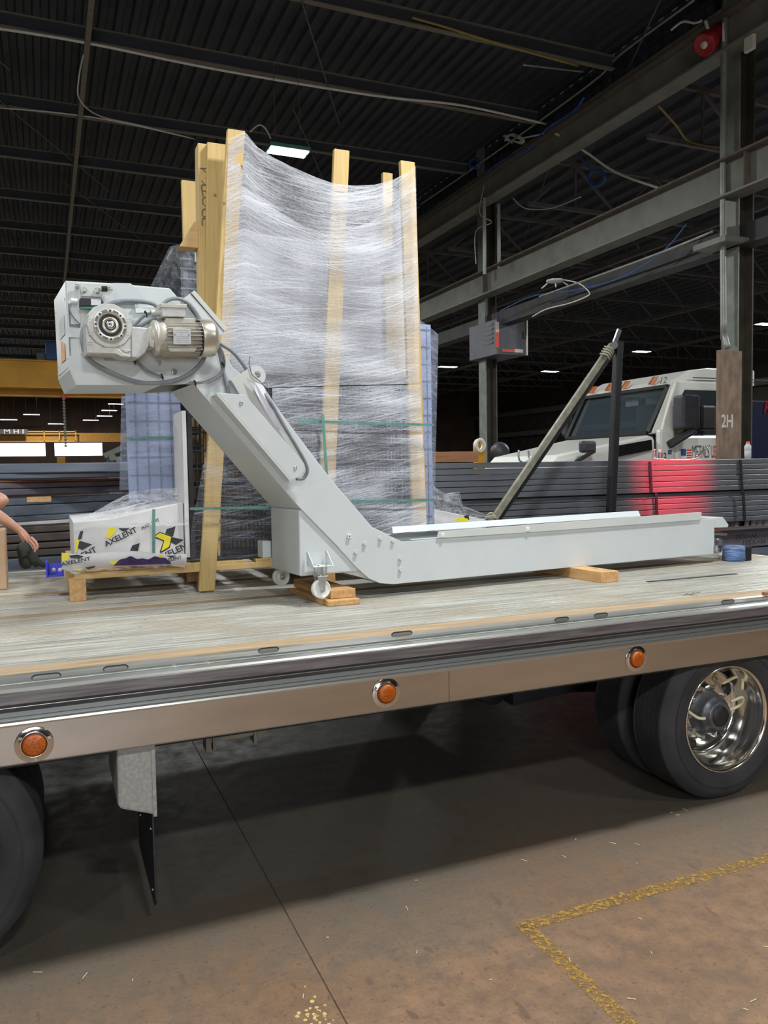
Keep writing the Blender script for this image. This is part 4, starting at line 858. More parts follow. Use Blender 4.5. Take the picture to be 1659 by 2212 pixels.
MB().prism([cv(-1.8815, .12, 2.58), cv(-1.8815, .28, 2.62), cv(-1.8815, .28, 2.5), cv(-1.8815, .12, 2.5)], -CU*.0008).build('warning_sticker', 'orange_sticker', cn)
for w_, z in ((.05, 2.8), (.44, 2.8), (.05, 2.5), (.44, 2.5)): MB().cyl(cv(-1.879, w_, z), cv(-1.884, w_, z), .006, 8).build('cover_screw', 'bolt', cn)
cprism([(180, 706), (206, 706), (206, 712), (182, 712)], -.013, -.012, 'tag_plate', 'label')
cprism([(223, 769), (272, 771), (271, 780), (226, 779)], -.003, .0, 'rating_plate', 'conduit')
hexbolt(343, 784, .012, 'bolt', .012); hexbolt(376, 803, .013, 'galv', .016); MB().cyl(pC(294, 660, 0), pC(294, 660, -.02), .008, 8).build('stud', 'bolt', cn)
cprism([(292, 660), (340, 663), (345, 675), (294, 676)], -.012, 0, 'junction_plate', 'white_plastic')
# gear reducer
gw = -.17
g = pC(238, 703, gw); gr = cprism([(187, 690), (185, 712), (188, 764), (250, 766), (268, 772), (284, 772), (284, 706), (276, 680)], -.15, -.0, 'gear_housing', 'cast', bevel=.006)
MB().lathe(g+CN*.02, CN, [(-.012, .0), (-.012, .108), (0, .115), (.12, .118), (.14, .105)], 14, False).build('gear_drum', 'cast', gr)
MB().lathe(g, CN, [(.012, .0845), (-.008, .083), (-.012, .080), (-.012, .062), (-.008, .058), (.0, .054)], 44).build('flange_ring', 'motor', gr)
MB().lathe(g, CN, [(-.005, .0), (-.005, .054)], 30).build('seal', 'black', gr)
MB().lathe(g, CN, [(-.004, .041), (-.012, .040), (-.014, .034), (-.010, .030), (-.010, .027)], 30).build('collar', 'fan', gr)
MB().lathe(g, CN, [(-.008, .022), (-.017, .021), (-.018, .006), (-.015, .004), (-.015, 0)], 30).build('shaft', 'galv', gr)
for k in range(8):
    a = k*PI/4+PI/2; c0 = g+(CU*math.cos(a)+CZ*math.sin(a))*.071; MB().cyl(c0-CN*.0122, c0-CN*.0135, .0055, 10).build('flange_hole', 'black', gr)
    a += PI/8; c0 = g+(CU*math.cos(a)+CZ*math.sin(a))*.071; t_ = (-CU*math.sin(a)+CZ*math.cos(a)); r_ = (CU*math.cos(a)+CZ*math.sin(a))
    MB().prism([c0-t_*.014-r_*.006-CN*.0122, c0+t_*.014-r_*.006-CN*.0122, c0+t_*.014+r_*.006-CN*.0122, c0-t_*.014+r_*.006-CN*.0122], -CN*.0008).build('flange_recess', 'hub', gr)
cprism([(284, 705), (322, 708), (325, 725), (322, 748), (314, 762), (300, 774), (284, 772)], -.155, -.0, 'input_housing', 'cast', gr, .006)
cprism([(190, 750), (253, 751), (266, 763), (282, 768), (282, 772), (262, 770), (250, 764), (191, 762)], -.156, -.15, 'reflection_strip', 'motor', gr)  # thin beige strip painting in a darker reflection low on the housing
for v in (688, 694, 716, 722): cprism([(180 if 0 else 192, v), (203, v), (203, v+1.6), (192, v+1.6)], -.163, -.15, 'housing_fin', 'cast', gr, .001); cprism([(270, v), (282, v), (282, v+1.6), (270, v+1.6)], -.163, -.14, 'housing_fin', 'cast', gr, .001)
for v in (738, 743): cprism([(188, v), (200, v), (200, v+1.4), (188, v+1.4)], -.153, -.15, 'housing_fin', 'motor', gr, .0005)
cprism([(262, 754), (283, 755), (283, 759), (271, 762)], -.156, -.15, 'housing_mark', 'label', gr)
# motor
mw = -.125
A0 = pC(333, 730, mw); A1 = pC(462, 731, mw); ax = (A1-A0).normalized(); L = (A1-A0).length; px_ = L/129
mo = MB().lathe(A0, ax, [(-.03, 0), (-.03, .05), (-.012, .055), (-.01, .082), (.0, .092), (.014, .092), (.016, .086), (.045, .088), (.05, .082), (L*.72, .080), (L*.75, .07)], 40).build('motor', 'motor', cn)
for k in range(30):
    a = k*2*PI/30; d = CN*math.cos(a)+CZ*math.sin(a); 
    if d.z > .8: continue
    t_ = ax.cross(d); q0 = A0+ax*.05; q1 = A0+ax*(L*.73); b = MB()
    b.hexa([q0+d*.078-t_*.0014, q0+d*.078+t_*.0014, q1+d*.078+t_*.0014, q1+d*.078-t_*.0014, q0+d*.097-t_*.0012, q0+d*.097+t_*.0012, q1+d*.097+t_*.0012, q1+d*.097-t_*.0012]); b.build('cooling_fin', 'motor', mo)
MB().lathe(A0, ax, [(L*.745, .089), (L*.745, .1), (L*.76, .101), (L*.93, .1), (L*.98, .096), (L*1.01, .08), (L*1.045, .06), (L*1.05, 0)], 44).build('fan_cover', 'fan', mo)
MB().lathe(A0, ax, [(L*.72, .0), (L*.72, .095), (L*.745, .095), (L*.745, 0)], 40).build('fan_gap', 'black', mo)
cprism([(374, 709), (412, 711), (413, 744), (375, 744)], mw-.102, mw-.098, 'nameplate', 'label', mo, .001)
for u, v in ((378, 722), (408, 723)): p = pC(u, v, mw-.102); MB().cyl(p, p-CN*.004, .004, 8).build('rivet', 'bolt', mo)
b = MB()
for v in (714, 718, 727, 731, 735, 739): 
    a, c_ = pC(380, v, mw-.1023), pC(407, v+.6, mw-.1023); b.add([a, c_, c_-CZ*.0008, a-CZ*.0008], [(0, 1, 2, 3)])
b.build('plate_print', 'ink', mo)['kind'] = 'stuff'
cprism([(363, 749), (427, 749), (422, 760), (368, 760)], mw-.07, mw+.07, 'motor_foot', 'motor', mo, .004)
cprism([(358, 686), (420, 688), (424, 700), (356, 698)], mw-.045, mw+.045, 'box_seat', 'motor', mo, .003)
cprism([(350, 662), (402, 664), (401, 685), (352, 684)], mw-.06, mw+.05, 'terminal_box', 'cast', mo, .004)
cprism([(347, 655), (404, 657), (405, 666), (349, 664)], mw-.065, mw+.055, 'box_lid', 'motor', mo, .003)
MB().cyl(pC(326, 676, mw), pC(350, 676, mw), .018, 10).build('cable_gland', 'cast', mo)
for u, v in ((432, 698), (435, 755)): p = pC(u, v, mw-.09); MB().cyl(p, p-CN*.01, .005, 8).build('cover_screw', 'bolt', mo)
cprism([(321, 705), (334, 706), (334, 752), (325, 748)], mw-.05, mw+.06, 'coupling_neck', 'motor', mo, .004)
# conduits
def ccable(uvw, r, name='cable', mt='rubbercable', n=10): return MB().tube([pC(u, v, w) for u, v, w in uvw], r, n, 7).build(name, mt, cn)
ccable([(345, 668, -.06), (330, 656, -.05), (300, 651, -.045), (262, 651, -.04), (225, 662, -.04), (195, 686, -.04), (179, 715, -.04), (179, 745, -.04), (192, 775, -.04), (225, 797, -.035), (265, 815, -.035), (310, 827, -.035), (362, 825, -.035), (402, 812, -.035), (430, 789, -.04), (446, 762, -.05), (452, 735, -.06)], .0115)
ccable([(346, 668, -.05), (360, 650, -.05), (382, 645, -.05), (404, 653, -.05), (422, 673, -.05), (436, 700, -.05), (450, 725, -.05), (475, 742, -.05), (500, 758, -.05), (520, 780, -.05), (537, 806, -.04), (560, 838, -.045), (585, 870, -.07), (611, 915, -.078), (639, 962, -.078), (659, 998, -.07), (664, 1018, -.06), (655, 1033, -.05), (640, 1034, -.05)], .0105)
ccable([(462, 742, -.05), (474, 762, -.04), (480, 790, -.03), (486, 818, -.03), (495, 852, -.03)], .0105)
ccable([(468, 742, -.06), (478, 762, -.055), (483, 785, -.05), (476, 804, -.05), (455, 818, -.045), (432, 825, -.04), (408, 826, -.03)], .0045)
ccable([(471, 742, -.065), (482, 762, -.06), (486, 787, -.055), (478, 808, -.05), (457, 822, -.045), (432, 828, -.04), (402, 829, -.03)], .0045)
ccable([(284, 772, -.02), (300, 788, -.02), (320, 803, -.02), (350, 814, -.02)], .004); ccable([(288, 770, -.025), (304, 786, -.025), (322, 800, -.025), (349, 812, -.025)], .004)
ccable([(326, 676, mw), (312, 682, -.1), (298, 695, -.06), (287, 707, -.03)], .008); ccable([(338, 690, -.06), (315, 697, -.05), (298, 707, -.03)], .012)
for u, v, w_ in ((290, 780, -.03), (350, 813, -.025), (421, 827, -.045), (482, 787, -.055), (315, 677, -.11)):
    p = pC(u, v, w_); MB().lathe(p-CU*.003, CU+CZ*.4, [(0, .011), (0, .014), (.006, .014), (.006, .011)], 10).tube([p, p-CZ*.02+CU*.006], .003, 5, 1).build('cable_tie', 'black', cn)
# hidden side of head: motor side shadow gap under the head
# ================================================================== PALLET LOAD
YP = 5.40
pal = empty('pallet', (1.4, 6.0, DZ), 'long pine pallet under the wrapped load with block feet', 'pallet')
zb0, zb1 = pY(250, 1247, YP).z, pY(250, 1234, YP).z
for yv in (YP, 6.0, 6.7): MB().box((pY(160, 1240, YP).x, yv, zb0), (2.75, yv+.09, zb1)).build('bearer', 'pine_x', pal, .003)
for xa in (.111, .93, 1.8, 2.6):
    for yv in (YP, 5.95, 6.65): MB().box((xa, yv, DZ), (xa+.1, yv+.13, zb0)).build('foot_block', 'block', pal, .004)
for k in range(9): MB().box((.12+k*.3, YP+.01, zb1), (.12+k*.3+.22, 6.85, zb1+.02)).build('deck_board', 'pine', pal, .002)
ZP = zb1+.021
# posts
def post(bot, topp, w0, w1, yv, th, label, mt='pine', grp='upright pine boards of the load', off=0.0):
    a, c = pY(*bot, yv), pY(*topp, yv)
    lo = a; d = (c-a)
    o = MB().prism([a-Vector((w0/2, 0, 0)), a+Vector((w0/2, 0, 0)), c+Vector((w1/2, 0, 0)), c-Vector((w1/2, 0, 0))], (0, th, 0)).build('timber_post', mt, bevel=.004)
    return tag(o, label, 'post', grp)
post((447.5, 1277), (511, 280), .105, .118, YP-.05, .045, 'tallest pine post leaning right, its foot on the deck')
post((457, 1236), (468, 309), .12, .125, YP+.12, .045, 'pine board standing left of the tallest post')
bn = post((446, 1236), (441, 310), .05, .085, YP+.17, .12, 'narrow pine board with handwritten number at the left of the posts')
post((700, 1237), (739, 323), .115, .115, YP+.02, .04, 'middle pine post rising above the film sag')
post((838, 1210), (838, 373), .09, .09, 6.32, .045, 'short pine board end peeking behind the film, right of middle')
post((911, 1238), (881, 348), .115, .115, YP-.02, .04, 'right pine post at the edge of the wrapped load')
# handwriting 24420 22 as pen strokes running down the board
yb = YP+.168
def pen(pts): 
    return [pY(u, v, yb) for u, v in pts]
b = MB()
for s_ in ([(432, 363.4), (451, 364)], [(441, 363.6), (438, 365), (447, 375)], [(435.5, 390.5), (449.7, 406.8)], [(443.6, 384.4), (450.4, 387.8)], [(448.4, 377.6), (447, 416.3)],
           [(450.4, 403.4), (435.5, 400), (438.5, 424.5)], [(436.8, 411.6), (447.7, 414.3)], [(448.4, 426.5), (440.2, 426.5), (436.8, 434), (440.2, 442.8), (447.7, 446.8)],
           [(446.6, 451.2), (438.9, 452.3), (436.2, 459.7), (438.9, 467.2), (445.7, 468.5)], [(445.7, 478), (443.6, 472.6), (438.2, 472), (436.2, 478), (436.8, 484.8), (438.9, 487.5)]):
    b.tube(pen(s_), .003, 5, 4)
o = b.build('handwriting', 'ink', bn)
# left pieces: wrapped board and diagonal brace
a, c = pY(392, 388, 6.55), pY(428, 540, 6.55); tag(MB().box((a.x, 6.55, ZP), (c.x+.02, 6.59, a.z)).build('timber_post', 'pine', bevel=.003), 'short film-covered board end at the far left of the posts', 'post', 'upright pine boards of the load')
P = [pY(u, v, 5.62) for u, v in ((387, 532), (420, 478), (430, 478), (430, 536))]; tag(MB().prism(P, (0, .12, 0)).build('timber_brace', 'pine_x', bevel=.003), 'slanting pine brace end left of the posts, above the wrapped top', 'brace')
# mesh panel stack
mp = empty('mesh_panel_stack', (1.7, 5.7, ZP), 'stack of black wire mesh panels standing on the pallet', 'panels')
X0, X1, Z0m, Z1m = pY(411, 1200, 5.5).x, pY(888, 1130, 5.5).x, ZP, pY(840, 823, 5.5).z
me_src = None
for k in range(5):
    if k < 1:
        b = MB(); n = int((X1-X0)/.03)
        for i in range(n+1): xx = X0+(X1-X0)*i/n; b.box((xx-.002, 5.47, Z0m), (xx+.002, 5.474, Z1m))
        for j in range(11): zz = Z0m+.02+(Z1m-Z0m-.04)*j/10; b.box((X0, 5.466, zz-.006), (X1, 5.47, zz+.006))
        b.box((X0-.0, 5.462, Z0m), (X0+.03, 5.492, Z1m)).box((X1-.03, 5.462, Z0m), (X1, 5.492, Z1m)).box((X0, 5.462, Z0m), (X1, 5.492, Z0m+.03)).box((X0, 5.462, Z1m-.03), (X1, 5.492, Z1m))
        o = b.build('mesh_panel', 'mesh', mp); me_src = o
    else:
        c_ = me_src.copy(); C.objects.link(c_); c_.location = Vector((.009*((k*7) % 5-2), .06*k, .012*((k*3) % 4)-.01*(k % 2)*0)); WM[c_.name] = WM[mp.name]
MB().box((X0+.05, 5.82, Z0m), (X1-.05, 5.85, Z1m-.1)).build('backing_board', 'cardboard', mp)
# label strip left of mesh stack
a, c = pY(397, 900, 5.45), pY(411, 1210, 5.45); tag(MB().prism([(a.x-.012, 5.45, c.z+.02), (c.x, 5.45, c.z+.02), (c.x, 5.458, c.z+.02), (a.x-.004, 5.458, c.z+.02), (a.x-.004, 5.86, c.z+.02), (a.x-.012, 5.86, c.z+.02)], (0, 0, a.z-c.z+.02)).build('corner_protector', 'carton'), 'white cardboard corner strip left of the black mesh panels', 'corner strip')
# tall grey sheets added for the pale haze of layered film, upper half
xa, xb = pY(497, 700, 5.97).x, pY(872, 700, 5.97).x; z1 = pY(700, 520, 5.97).z
us = empty('film_haze_sheets', (1.9, 5.9, ZP), 'tall pale grey sheets added for the haze of layered film, upper half', 'sheets')
for k in range(4): MB().box((xa+.01*k, 5.97+.05*k, ZP), (xb-.01*k, 5.99+.05*k, z1-.03*k)).build('sheet', 'fogsheet', us, .002)
a, c = pY(832, 585, 5.92), pY(884, 806, 5.92); MB().box((a.x, 5.92, c.z), (c.x, 5.96, a.z)).build('end_board', 'pine', us, .002)
# blue stacks
def bluestack(name, u0, u1, v0, v1, yv, dep, label, grid=True):
    a, c = pY(u0, v0, yv), pY(u1, v1, yv)
    c.z -= .1 if u0 < 300 else 0; t = empty(name, (a.x, yv, c.z), label, 'panels')
    for k in range(5): MB().box((a.x+.012*k, yv+.05*k, c.z), (c.x-.004*k, yv+.04+.05*k, a.z-.01*(k % 2))).build('panel', 'bluefilmpanel', t, .002)
    if grid:
        x = a.x+.06
        while x < c.x-.02: MB().box((x-.0025, yv-.008, c.z+.02), (x+.0025, yv-.002, a.z-.02)).build('wire', 'tube3', t); x += .085
        z = c.z+.06
        while z < a.z-.03: MB().box((a.x+.01, yv-.008, z-.003), (c.x-.01, yv-.002, z+.003)).build('wire', 'tube3', t); z += .135
    return t
bluestack('panel_stack', 265, 403, 660, 1052, 6.15, .3, 'pale blue wrapped panel stack left of the black mesh, under the conveyor head')
bluestack('panel_stack', 906, 936, 700, 1130, 5.75, .3, 'narrow pale blue wrapped panel stack at the right edge of load')
# upper left dark mesh top with black rim
a, c = pY(372, 532, 5.9), pY(432, 660, 5.9); t = empty('mesh_panel_stack', (a.x, 5.9, c.z), 'dark mesh panel tops with black rim left of the posts', 'panels')
MB().box((a.x, 5.88, a.z-.035), (c.x+.1, 6.2, a.z)).build('top_rim', 'black', t, .004)
for k in range(4): MB().box((a.x+.06+.012*k, 5.9+.06*k, c.z-.25), (c.x+.1, 5.91+.06*k, a.z-.035)).build('panel', 'winch' if k else 'hub', t)
for k in range(7): z = a.z-.09-k*.07; MB().box((a.x+.05, 5.885, z), (c.x+.1, 5.893, z+.012)).build('wire', 'fogsheet', t)
for k in range(6): x = a.x+.06+k*.05; MB().box((x, 5.887, c.z), (x+.008, 5.895, a.z-.04)).build('wire', 'mesh', t)
p = pY(427, 556, 5.86); MB().box(p-Vector((.02, .01, .035)), p+Vector((.02, .01, .035))).build('clip', 'white_plastic', t)
# ---- film
def filmgrid(name, topc, botc, yfn, mt, label, nu=60, nv=40, cat='film', crump=.012, seed=1):
    rnd = random.Random(seed); ph = [rnd.uniform(0, 6) for _ in range(8)]
    def lerp_curve(cv_, u):
        s_ = u*(len(cv_)-1); i = min(int(s_), len(cv_)-2); f_ = s_-i; return (cv_[i][0]*(1-f_)+cv_[i+1][0]*f_, cv_[i][1]*(1-f_)+cv_[i+1][1]*f_)
    def fn(u, v):
        t0, b0 = lerp_curve(topc, u), lerp_curve(botc, u); q = (b0[0]*(1-v)+t0[0]*v, b0[1]*(1-v)+t0[1]*v)
        y = yfn(u, v)+crump*(math.sin(23*v+ph[0]+3*u)*.5+math.sin(51*v+5*u+ph[1])*.3+math.sin(11*u+17*v+ph[2])*.4+math.sin(90*v-9*u+ph[3])*.15)
        return pY(q[0], q[1], y)
    o = MB().grid(fn, nu, nv).build(name, mt, fix=False); me = o.data; uvl = me.uv_layers.new(name='UVMap')
    LX = (fn(1, .3)-fn(0, .3)).length; LZ = (fn(.5, 1)-fn(.5, 0)).length
    for lp in me.loops: i = lp.vertex_index; uvl.data[lp.index].uv = ((i % (nu+1))/nu*LX, (i//(nu+1))/nv*LZ)
    return tag(o, label, cat)
sag = lambda u, v: 5.335+.055*math.sin(PI*min(1, max(0, u)))*v**3
filmgrid('stretch_film', [(494, 300), (530, 285), (556, 318), (590, 340), (630, 360), (680, 382), (722, 397), (765, 401), (810, 399), (850, 388), (880, 372), (898, 358)],
         [(474, 840), (560, 838), (640, 835), (720, 833), (800, 831), (860, 830), (907, 828)], sag, 'film', 'white stretch film stretched over the upper half of the load', 70, 60)
filmgrid('stretch_film', [(588, 838), (640, 837), (720, 835), (800, 833), (860, 832), (908, 830)],
         [(588, 1200), (640, 1190), (720, 1178), (800, 1160), (860, 1150), (922, 1138)], lambda u, v: 5.32+.01*v, 'film_low', 'clear streaked stretch film over the black mesh panels, right of the conveyor leg', 50, 50, seed=4)
filmgrid('stretch_film', [(470, 842), (530, 841), (588, 838)], [(400, 1212), (500, 1206), (588, 1200)], lambda u, v: 5.32+.01*v, 'film_thin', 'thin clear film over the black mesh panels, left of the conveyor leg', 30, 50, seed=14)
filmgrid('stretch_film', [(500, 385), (600, 455), (660, 492), (730, 505), (800, 480), (850, 440), (880, 415)], [(500, 820), (600, 820), (660, 820), (730, 820), (800, 820), (850, 820), (880, 820)], lambda u, v: 5.6, 'film_fog', 'second film layer deeper inside the upper load', 30, 30, seed=9)
filmgrid('stretch_film', [(262, 856), (330, 850), (402, 850)], [(258, 1058), (330, 1056), (405, 1052)], lambda u, v: 6.08, 'film_blue', 'bluish film around the left pale blue panel stack', 20, 24, seed=5)
filmgrid('stretch_film', [(366, 533), (385, 528), (400, 534), (430, 540)], [(315, 640), (345, 645), (380, 660), (432, 660)], lambda u, v: 5.82+.05*u, 'film_tent', 'crumpled film tent above the conveyor head left of the posts', 20, 24, seed=6)
filmgrid('stretch_film', [(905, 690), (920, 700), (947, 722)], [(922, 1135), (932, 1133), (938, 1130)], lambda u, v: 5.5+.3*u, 'film_blue', 'bluish film around the right edge of the load', 10, 40, seed=7)
filmgrid('stretch_film', [(936, 1050), (960, 1066), (992, 1062), (1000, 1092), (1052, 1112)], [(936, 1135), (960, 1134), (990, 1132), (1020, 1130), (1052, 1120)], lambda u, v: 5.75+.1*u, 'film_dense', 'white film skirt hanging at the lower right of the load', 20, 14, seed=8)
filmgrid('stretch_film', [(157, 1130), (200, 1108), (240, 1085), (290, 1060), (330, 1056), (408, 1052)], [(157, 1150), (200, 1142), (250, 1138), (300, 1138), (350, 1136), (408, 1134)], lambda u, v: 5.44+.35*v, 'film_dense', 'crumpled clear film over the printed white carton', 40, 20, crump=.02, seed=3)
# straps
def strapband(uv, yv, label, w=.012):
    P = [pY(u, v, yv) for u, v in uv]; b = MB()
    for i in range(len(P)-1): b.hexa([P[i]-CZ*w, P[i+1]-CZ*w, P[i+1]-CZ*w+Vector((0, .003, 0)), P[i]-CZ*w+Vector((0, .003, 0)), P[i]+CZ*w, P[i+1]+CZ*w, P[i+1]+CZ*w+Vector((0, .003, 0)), P[i]+CZ*w+Vector((0, .003, 0))])
    return tag(b.build('strap', 'strap'), label, 'strap')
strapband([(645, 910), (800, 914), (938, 918)], 5.30, 'green strap around the load at middle height, right part', .009)
strapband([(760, 1083), (938, 1080)], 5.30, 'green strap low on the load, right of the conveyor', .009)
strapband([(410, 1099), (580, 1096)], 5.30, 'green strap low on the mesh panels, left of conveyor leg', .009)
strapband([(265, 947), (402, 944)], 6.03, 'green strap around the left pale blue stack', .01)
for uv, yv, lb in ((((697, 895), (706, 1030)), 5.28, 'green vertical strap beside the middle post'), (((332, 1100), (332, 1197)), 5.40, 'green vertical strap over the printed white carton')):
    P = [pY(u, v, yv) for u, v in uv]; tag(MB().beam(P[0], P[1], .02, .003, (0, 1, 0)).build('strap', 'strap'), lb, 'strap')
# ---- printed white carton
def logo(cx_, cz_, s, y, parent, rot=.0, clip=None):
    def tp(pts): return [Vector((cx_+(x*math.cos(rot)-z*math.sin(rot))*s, y, cz_+(x*math.sin(rot)+z*math.cos(rot))*s)) for x, z in pts]
    MB().prism(tp([(-.02, .1), (.25, .62), (.52, .62), (.27, .1)]), (0, -.0012, 0)).build('logo_bar', 'pblack', parent)
    MB().prism(tp([(.12, .05), (.3, .2), (.72, -.05), (.42, -.32), (.1, -.2)]), (0, -.0012, 0)).build('logo_bar', 'pblack', parent)
    MB().prism(tp([(-.6, .06), (-.34, .24), (.16, .12), (.07, -.35), (-.26, -.72), (-.33, -.68), (-.12, -.1)]), (0, -.0014, 0)).build('logo_outline', 'pblack', parent)
    MB().prism(tp([(-.55, .06), (-.33, .2), (.11, .09), (.03, -.33), (-.26, -.66), (-.06, -.06)]), (0, -.0022, 0)).build('logo_arrow', 'pyellow', parent)
ca = empty('carton', (.5, 5.9, ZP), 'white printed carton under film at the left end of the pallet', 'carton')
yk = 5.49; a, c = pY(158, 1122, yk), pY(399, 1212, yk); zt1 = pY(250, 1120, yk).z
MB().prism([Vector((a.x, yk, ZP)), Vector((c.x, yk, ZP)), Vector((c.x, yk, pY(396, 1085, yk).z)), Vector((pY(240, 1118, yk).x, yk, zt1)), Vector((a.x, yk, a.z-.02))], (0, 1.0, 0)).build('box', 'carton', ca, .004)
def pxpoly(uv, y, t, name, mm, par): MB().prism([pY(u, v, y) for u, v in uv], (0, -t, 0)).build(name, mm, par)
pxpoly(((360, 1143), (379, 1137), (374, 1159), (357, 1152)), yk-.001, .0012, 'logo_bar', 'pblack', ca)
pxpoly(((371, 1160), (397, 1166), (380, 1177), (366, 1170)), yk-.001, .0012, 'logo_bar', 'pblack', ca)
pxpoly(((330, 1159), (345, 1149), (372, 1158), (367, 1183), (347, 1195), (345, 1192), (353, 1169), (333, 1161)), yk-.001, .0014, 'logo_outline', 'pblack', ca)
pxpoly(((334, 1158.5), (345.5, 1151), (370, 1160), (365, 1181), (348, 1191), (355, 1167.5)), yk-.001, .0024, 'logo_arrow', 'pyellow', ca)
p = pY(242, 1138, yk); MB().prism([pY(u, v, yk-.002) for u, v in ((234, 1141), (252, 1141), (246, 1154), (236, 1162), (228, 1162))], (0, -.001, 0)).build('logo_arrow', 'pyellow', ca)
MB().prism([pY(u, v, yk-.002) for u, v in ((256, 1141), (280, 1141), (270, 1148), (262, 1146))], (0, -.001, 0)).build('logo_bar', 'pblack', ca)
MB().prism([pY(u, v, yk-.002) for u, v in ((172, 1168), (199, 1176), (178, 1188), (168, 1184))], (0, -.001, 0)).build('logo_bar', 'pblack', ca)
MB().prism([pY(u, v, yk-.002) for u, v in ((161, 1162), (171, 1168), (166, 1192), (162, 1194), (164, 1172))], (0, -.001, 0)).build('logo_arrow', 'pyellow', ca)
MB().prism([pY(u, v, yk-.002) for u, v in ((173, 1148), (180, 1146), (176, 1164), (168, 1166))], (0, -.001, 0)).build('logo_bar', 'pblack', ca)
MB().prism([pY(u, v, yk-.002) for u, v in ((278, 1196), (286, 1178), (302, 1173), (296, 1197))], (0, -.001, 0)).build('logo_bar', 'pblack', ca)
MB().prism([pY(u, v, yk-.002) for u, v in ((254, 1197), (268, 1190), (282, 1197))], (0, -.001, 0)).build('logo_arrow', 'pyellow', ca)
ex = Vector((math.cos(.42), 0, math.sin(.42))); ez = Vector((-math.sin(.42), 0, math.cos(.42)))
text('lettering', 'AXELENT', pY(261, 1160, yk-.004), ex, ez, .052, M['pblack'], ca, bold=.02, sxy=(1.0, 1.0))
text('lettering', 'XELEN', pY(377, 1191, yk-.004), ex, ez, .06, M['pblack'], ca, bold=.02)
text('lettering', 'ENT', pY(192, 1194, yk-.004), ex, ez, .052, M['pblack'], ca, bold=.02)
text('lettering', 'AXELENT', pY(325, 1132, yk-.004), ex, ez, .03, M['pblack'], ca, bold=.02)
# loose printed sheet over the pallet edge
ys = 5.385
sh = empty('printed_sheet', (.4, ys, zb1), 'loose white printed sheet with yellow logos folded over the pallet edge', 'sheet')
def fs_(u, v):
    U = 133+u*270; tp = 1194+3*math.sin(u*9)-(1 if u > .2 else 0)+6*max(0, u-.6); bt = 1230-9*max(0, (u-.05)/.95)**.5+(14*math.exp(-((u-.12)/.06)**2)); q = tp*v+bt*(1-v)
    return pY(U, q, ys+.03*math.sin(6*u)*.3-.012*math.sin(v*PI)+(.02 if v > .9 else 0))
MB().grid(fs_, 40, 8).build('sheet_body', 'carton', sh, fix=False)
for k, (pts, mm) in enumerate(((((134, 1196), (151, 1197), (146, 1209), (137, 1213), (134, 1209)), 'pyellow'), (((149, 1200), (168, 1198), (182, 1202), (170, 1207), (153, 1206)), 'pblack'), (((235, 1216), (250, 1210), (262, 1212), (245, 1220)), 'pyellow'),
    (((265, 1210), (286, 1202), (288, 1210), (272, 1216)), 'pblack'), (((341, 1199), (354, 1200), (352, 1208), (343, 1206)), 'pyellow'), (((358, 1200), (382, 1200), (370, 1205)), 'pblack'), (((150, 1229), (180, 1228), (172, 1233)), 'pyellow'), (((183, 1226), (206, 1222), (204, 1226), (190, 1230)), 'pblack'))):
    MB().prism([pY(u, v, ys-.022) for u, v in pts], (0, -.001, 0)).build('logo_mark', mm, sh)
ex2 = Vector((math.cos(.16), 0, math.sin(.16))); ez2 = Vector((-math.sin(.16), 0, math.cos(.16)))
text('lettering', 'AXELENT', pY(164, 1213, ys-.024), ex2, ez2, .036, M['pblack'], sh, bold=.02, sxy=(1.15, .9))
text('lettering', 'ELENT', pY(378, 1207, ys-.024), ex2, ez2, .03, M['pblack'], sh, bold=.02)
tag(MB().grid(lambda u, v: pY(185+u*215, 1231-9*u+2*math.sin(u*20)*(1-v)-v*6+2, ys-.03+.03*v), 40, 2).build('cardboard_sheet', 'cardboard', fix=False), 'thin brown cardboard edge between printed sheet and pallet', 'cardboard')
def clo(u, v):
    r = max(0, math.sin(PI*u))**.6; return pY(246+u*124, 1222-4*u-v*(22*r*(.8+.25*math.sin(9*u)))+1.5*math.sin(31*u+8*v)*v, ys-.062+.025*v+.008*math.sin(40*u+5*v))
tag(MB().grid(clo, 50, 10).build('cloth', 'purple', fix=False), 'crumpled dark purple cloth lying on the pallet edge', 'cloth')
# blue plastic bracket on the deck
t = empty('plastic_bracket', pY(118, 1240, 5.75), 'bright blue slotted plastic bracket beside the pallet corner', 'bracket')
a, c = pY(103, 1217, 5.75), pY(138, 1241, 5.75)
MB().box((a.x, 5.75, c.z), (c.x, 5.765, a.z)).build('back_web', 'bluebag', t, .003); MB().box((a.x, 5.65, c.z), (c.x, 5.765, c.z+.012)).build('foot', 'bluebag', t, .003)
MB().box((a.x-.012, 5.65, c.z), (a.x, 5.77, a.z+.02)).build('end_rib', 'bluebag', t, .003)
for u in (116, 130): p = pY(u, 1231, 5.745); MB().lathe(p, (0, -1, 0), [(0, .014), (.002, .013), (.002, 0)], 14).build('slot', 'whitetape', t)
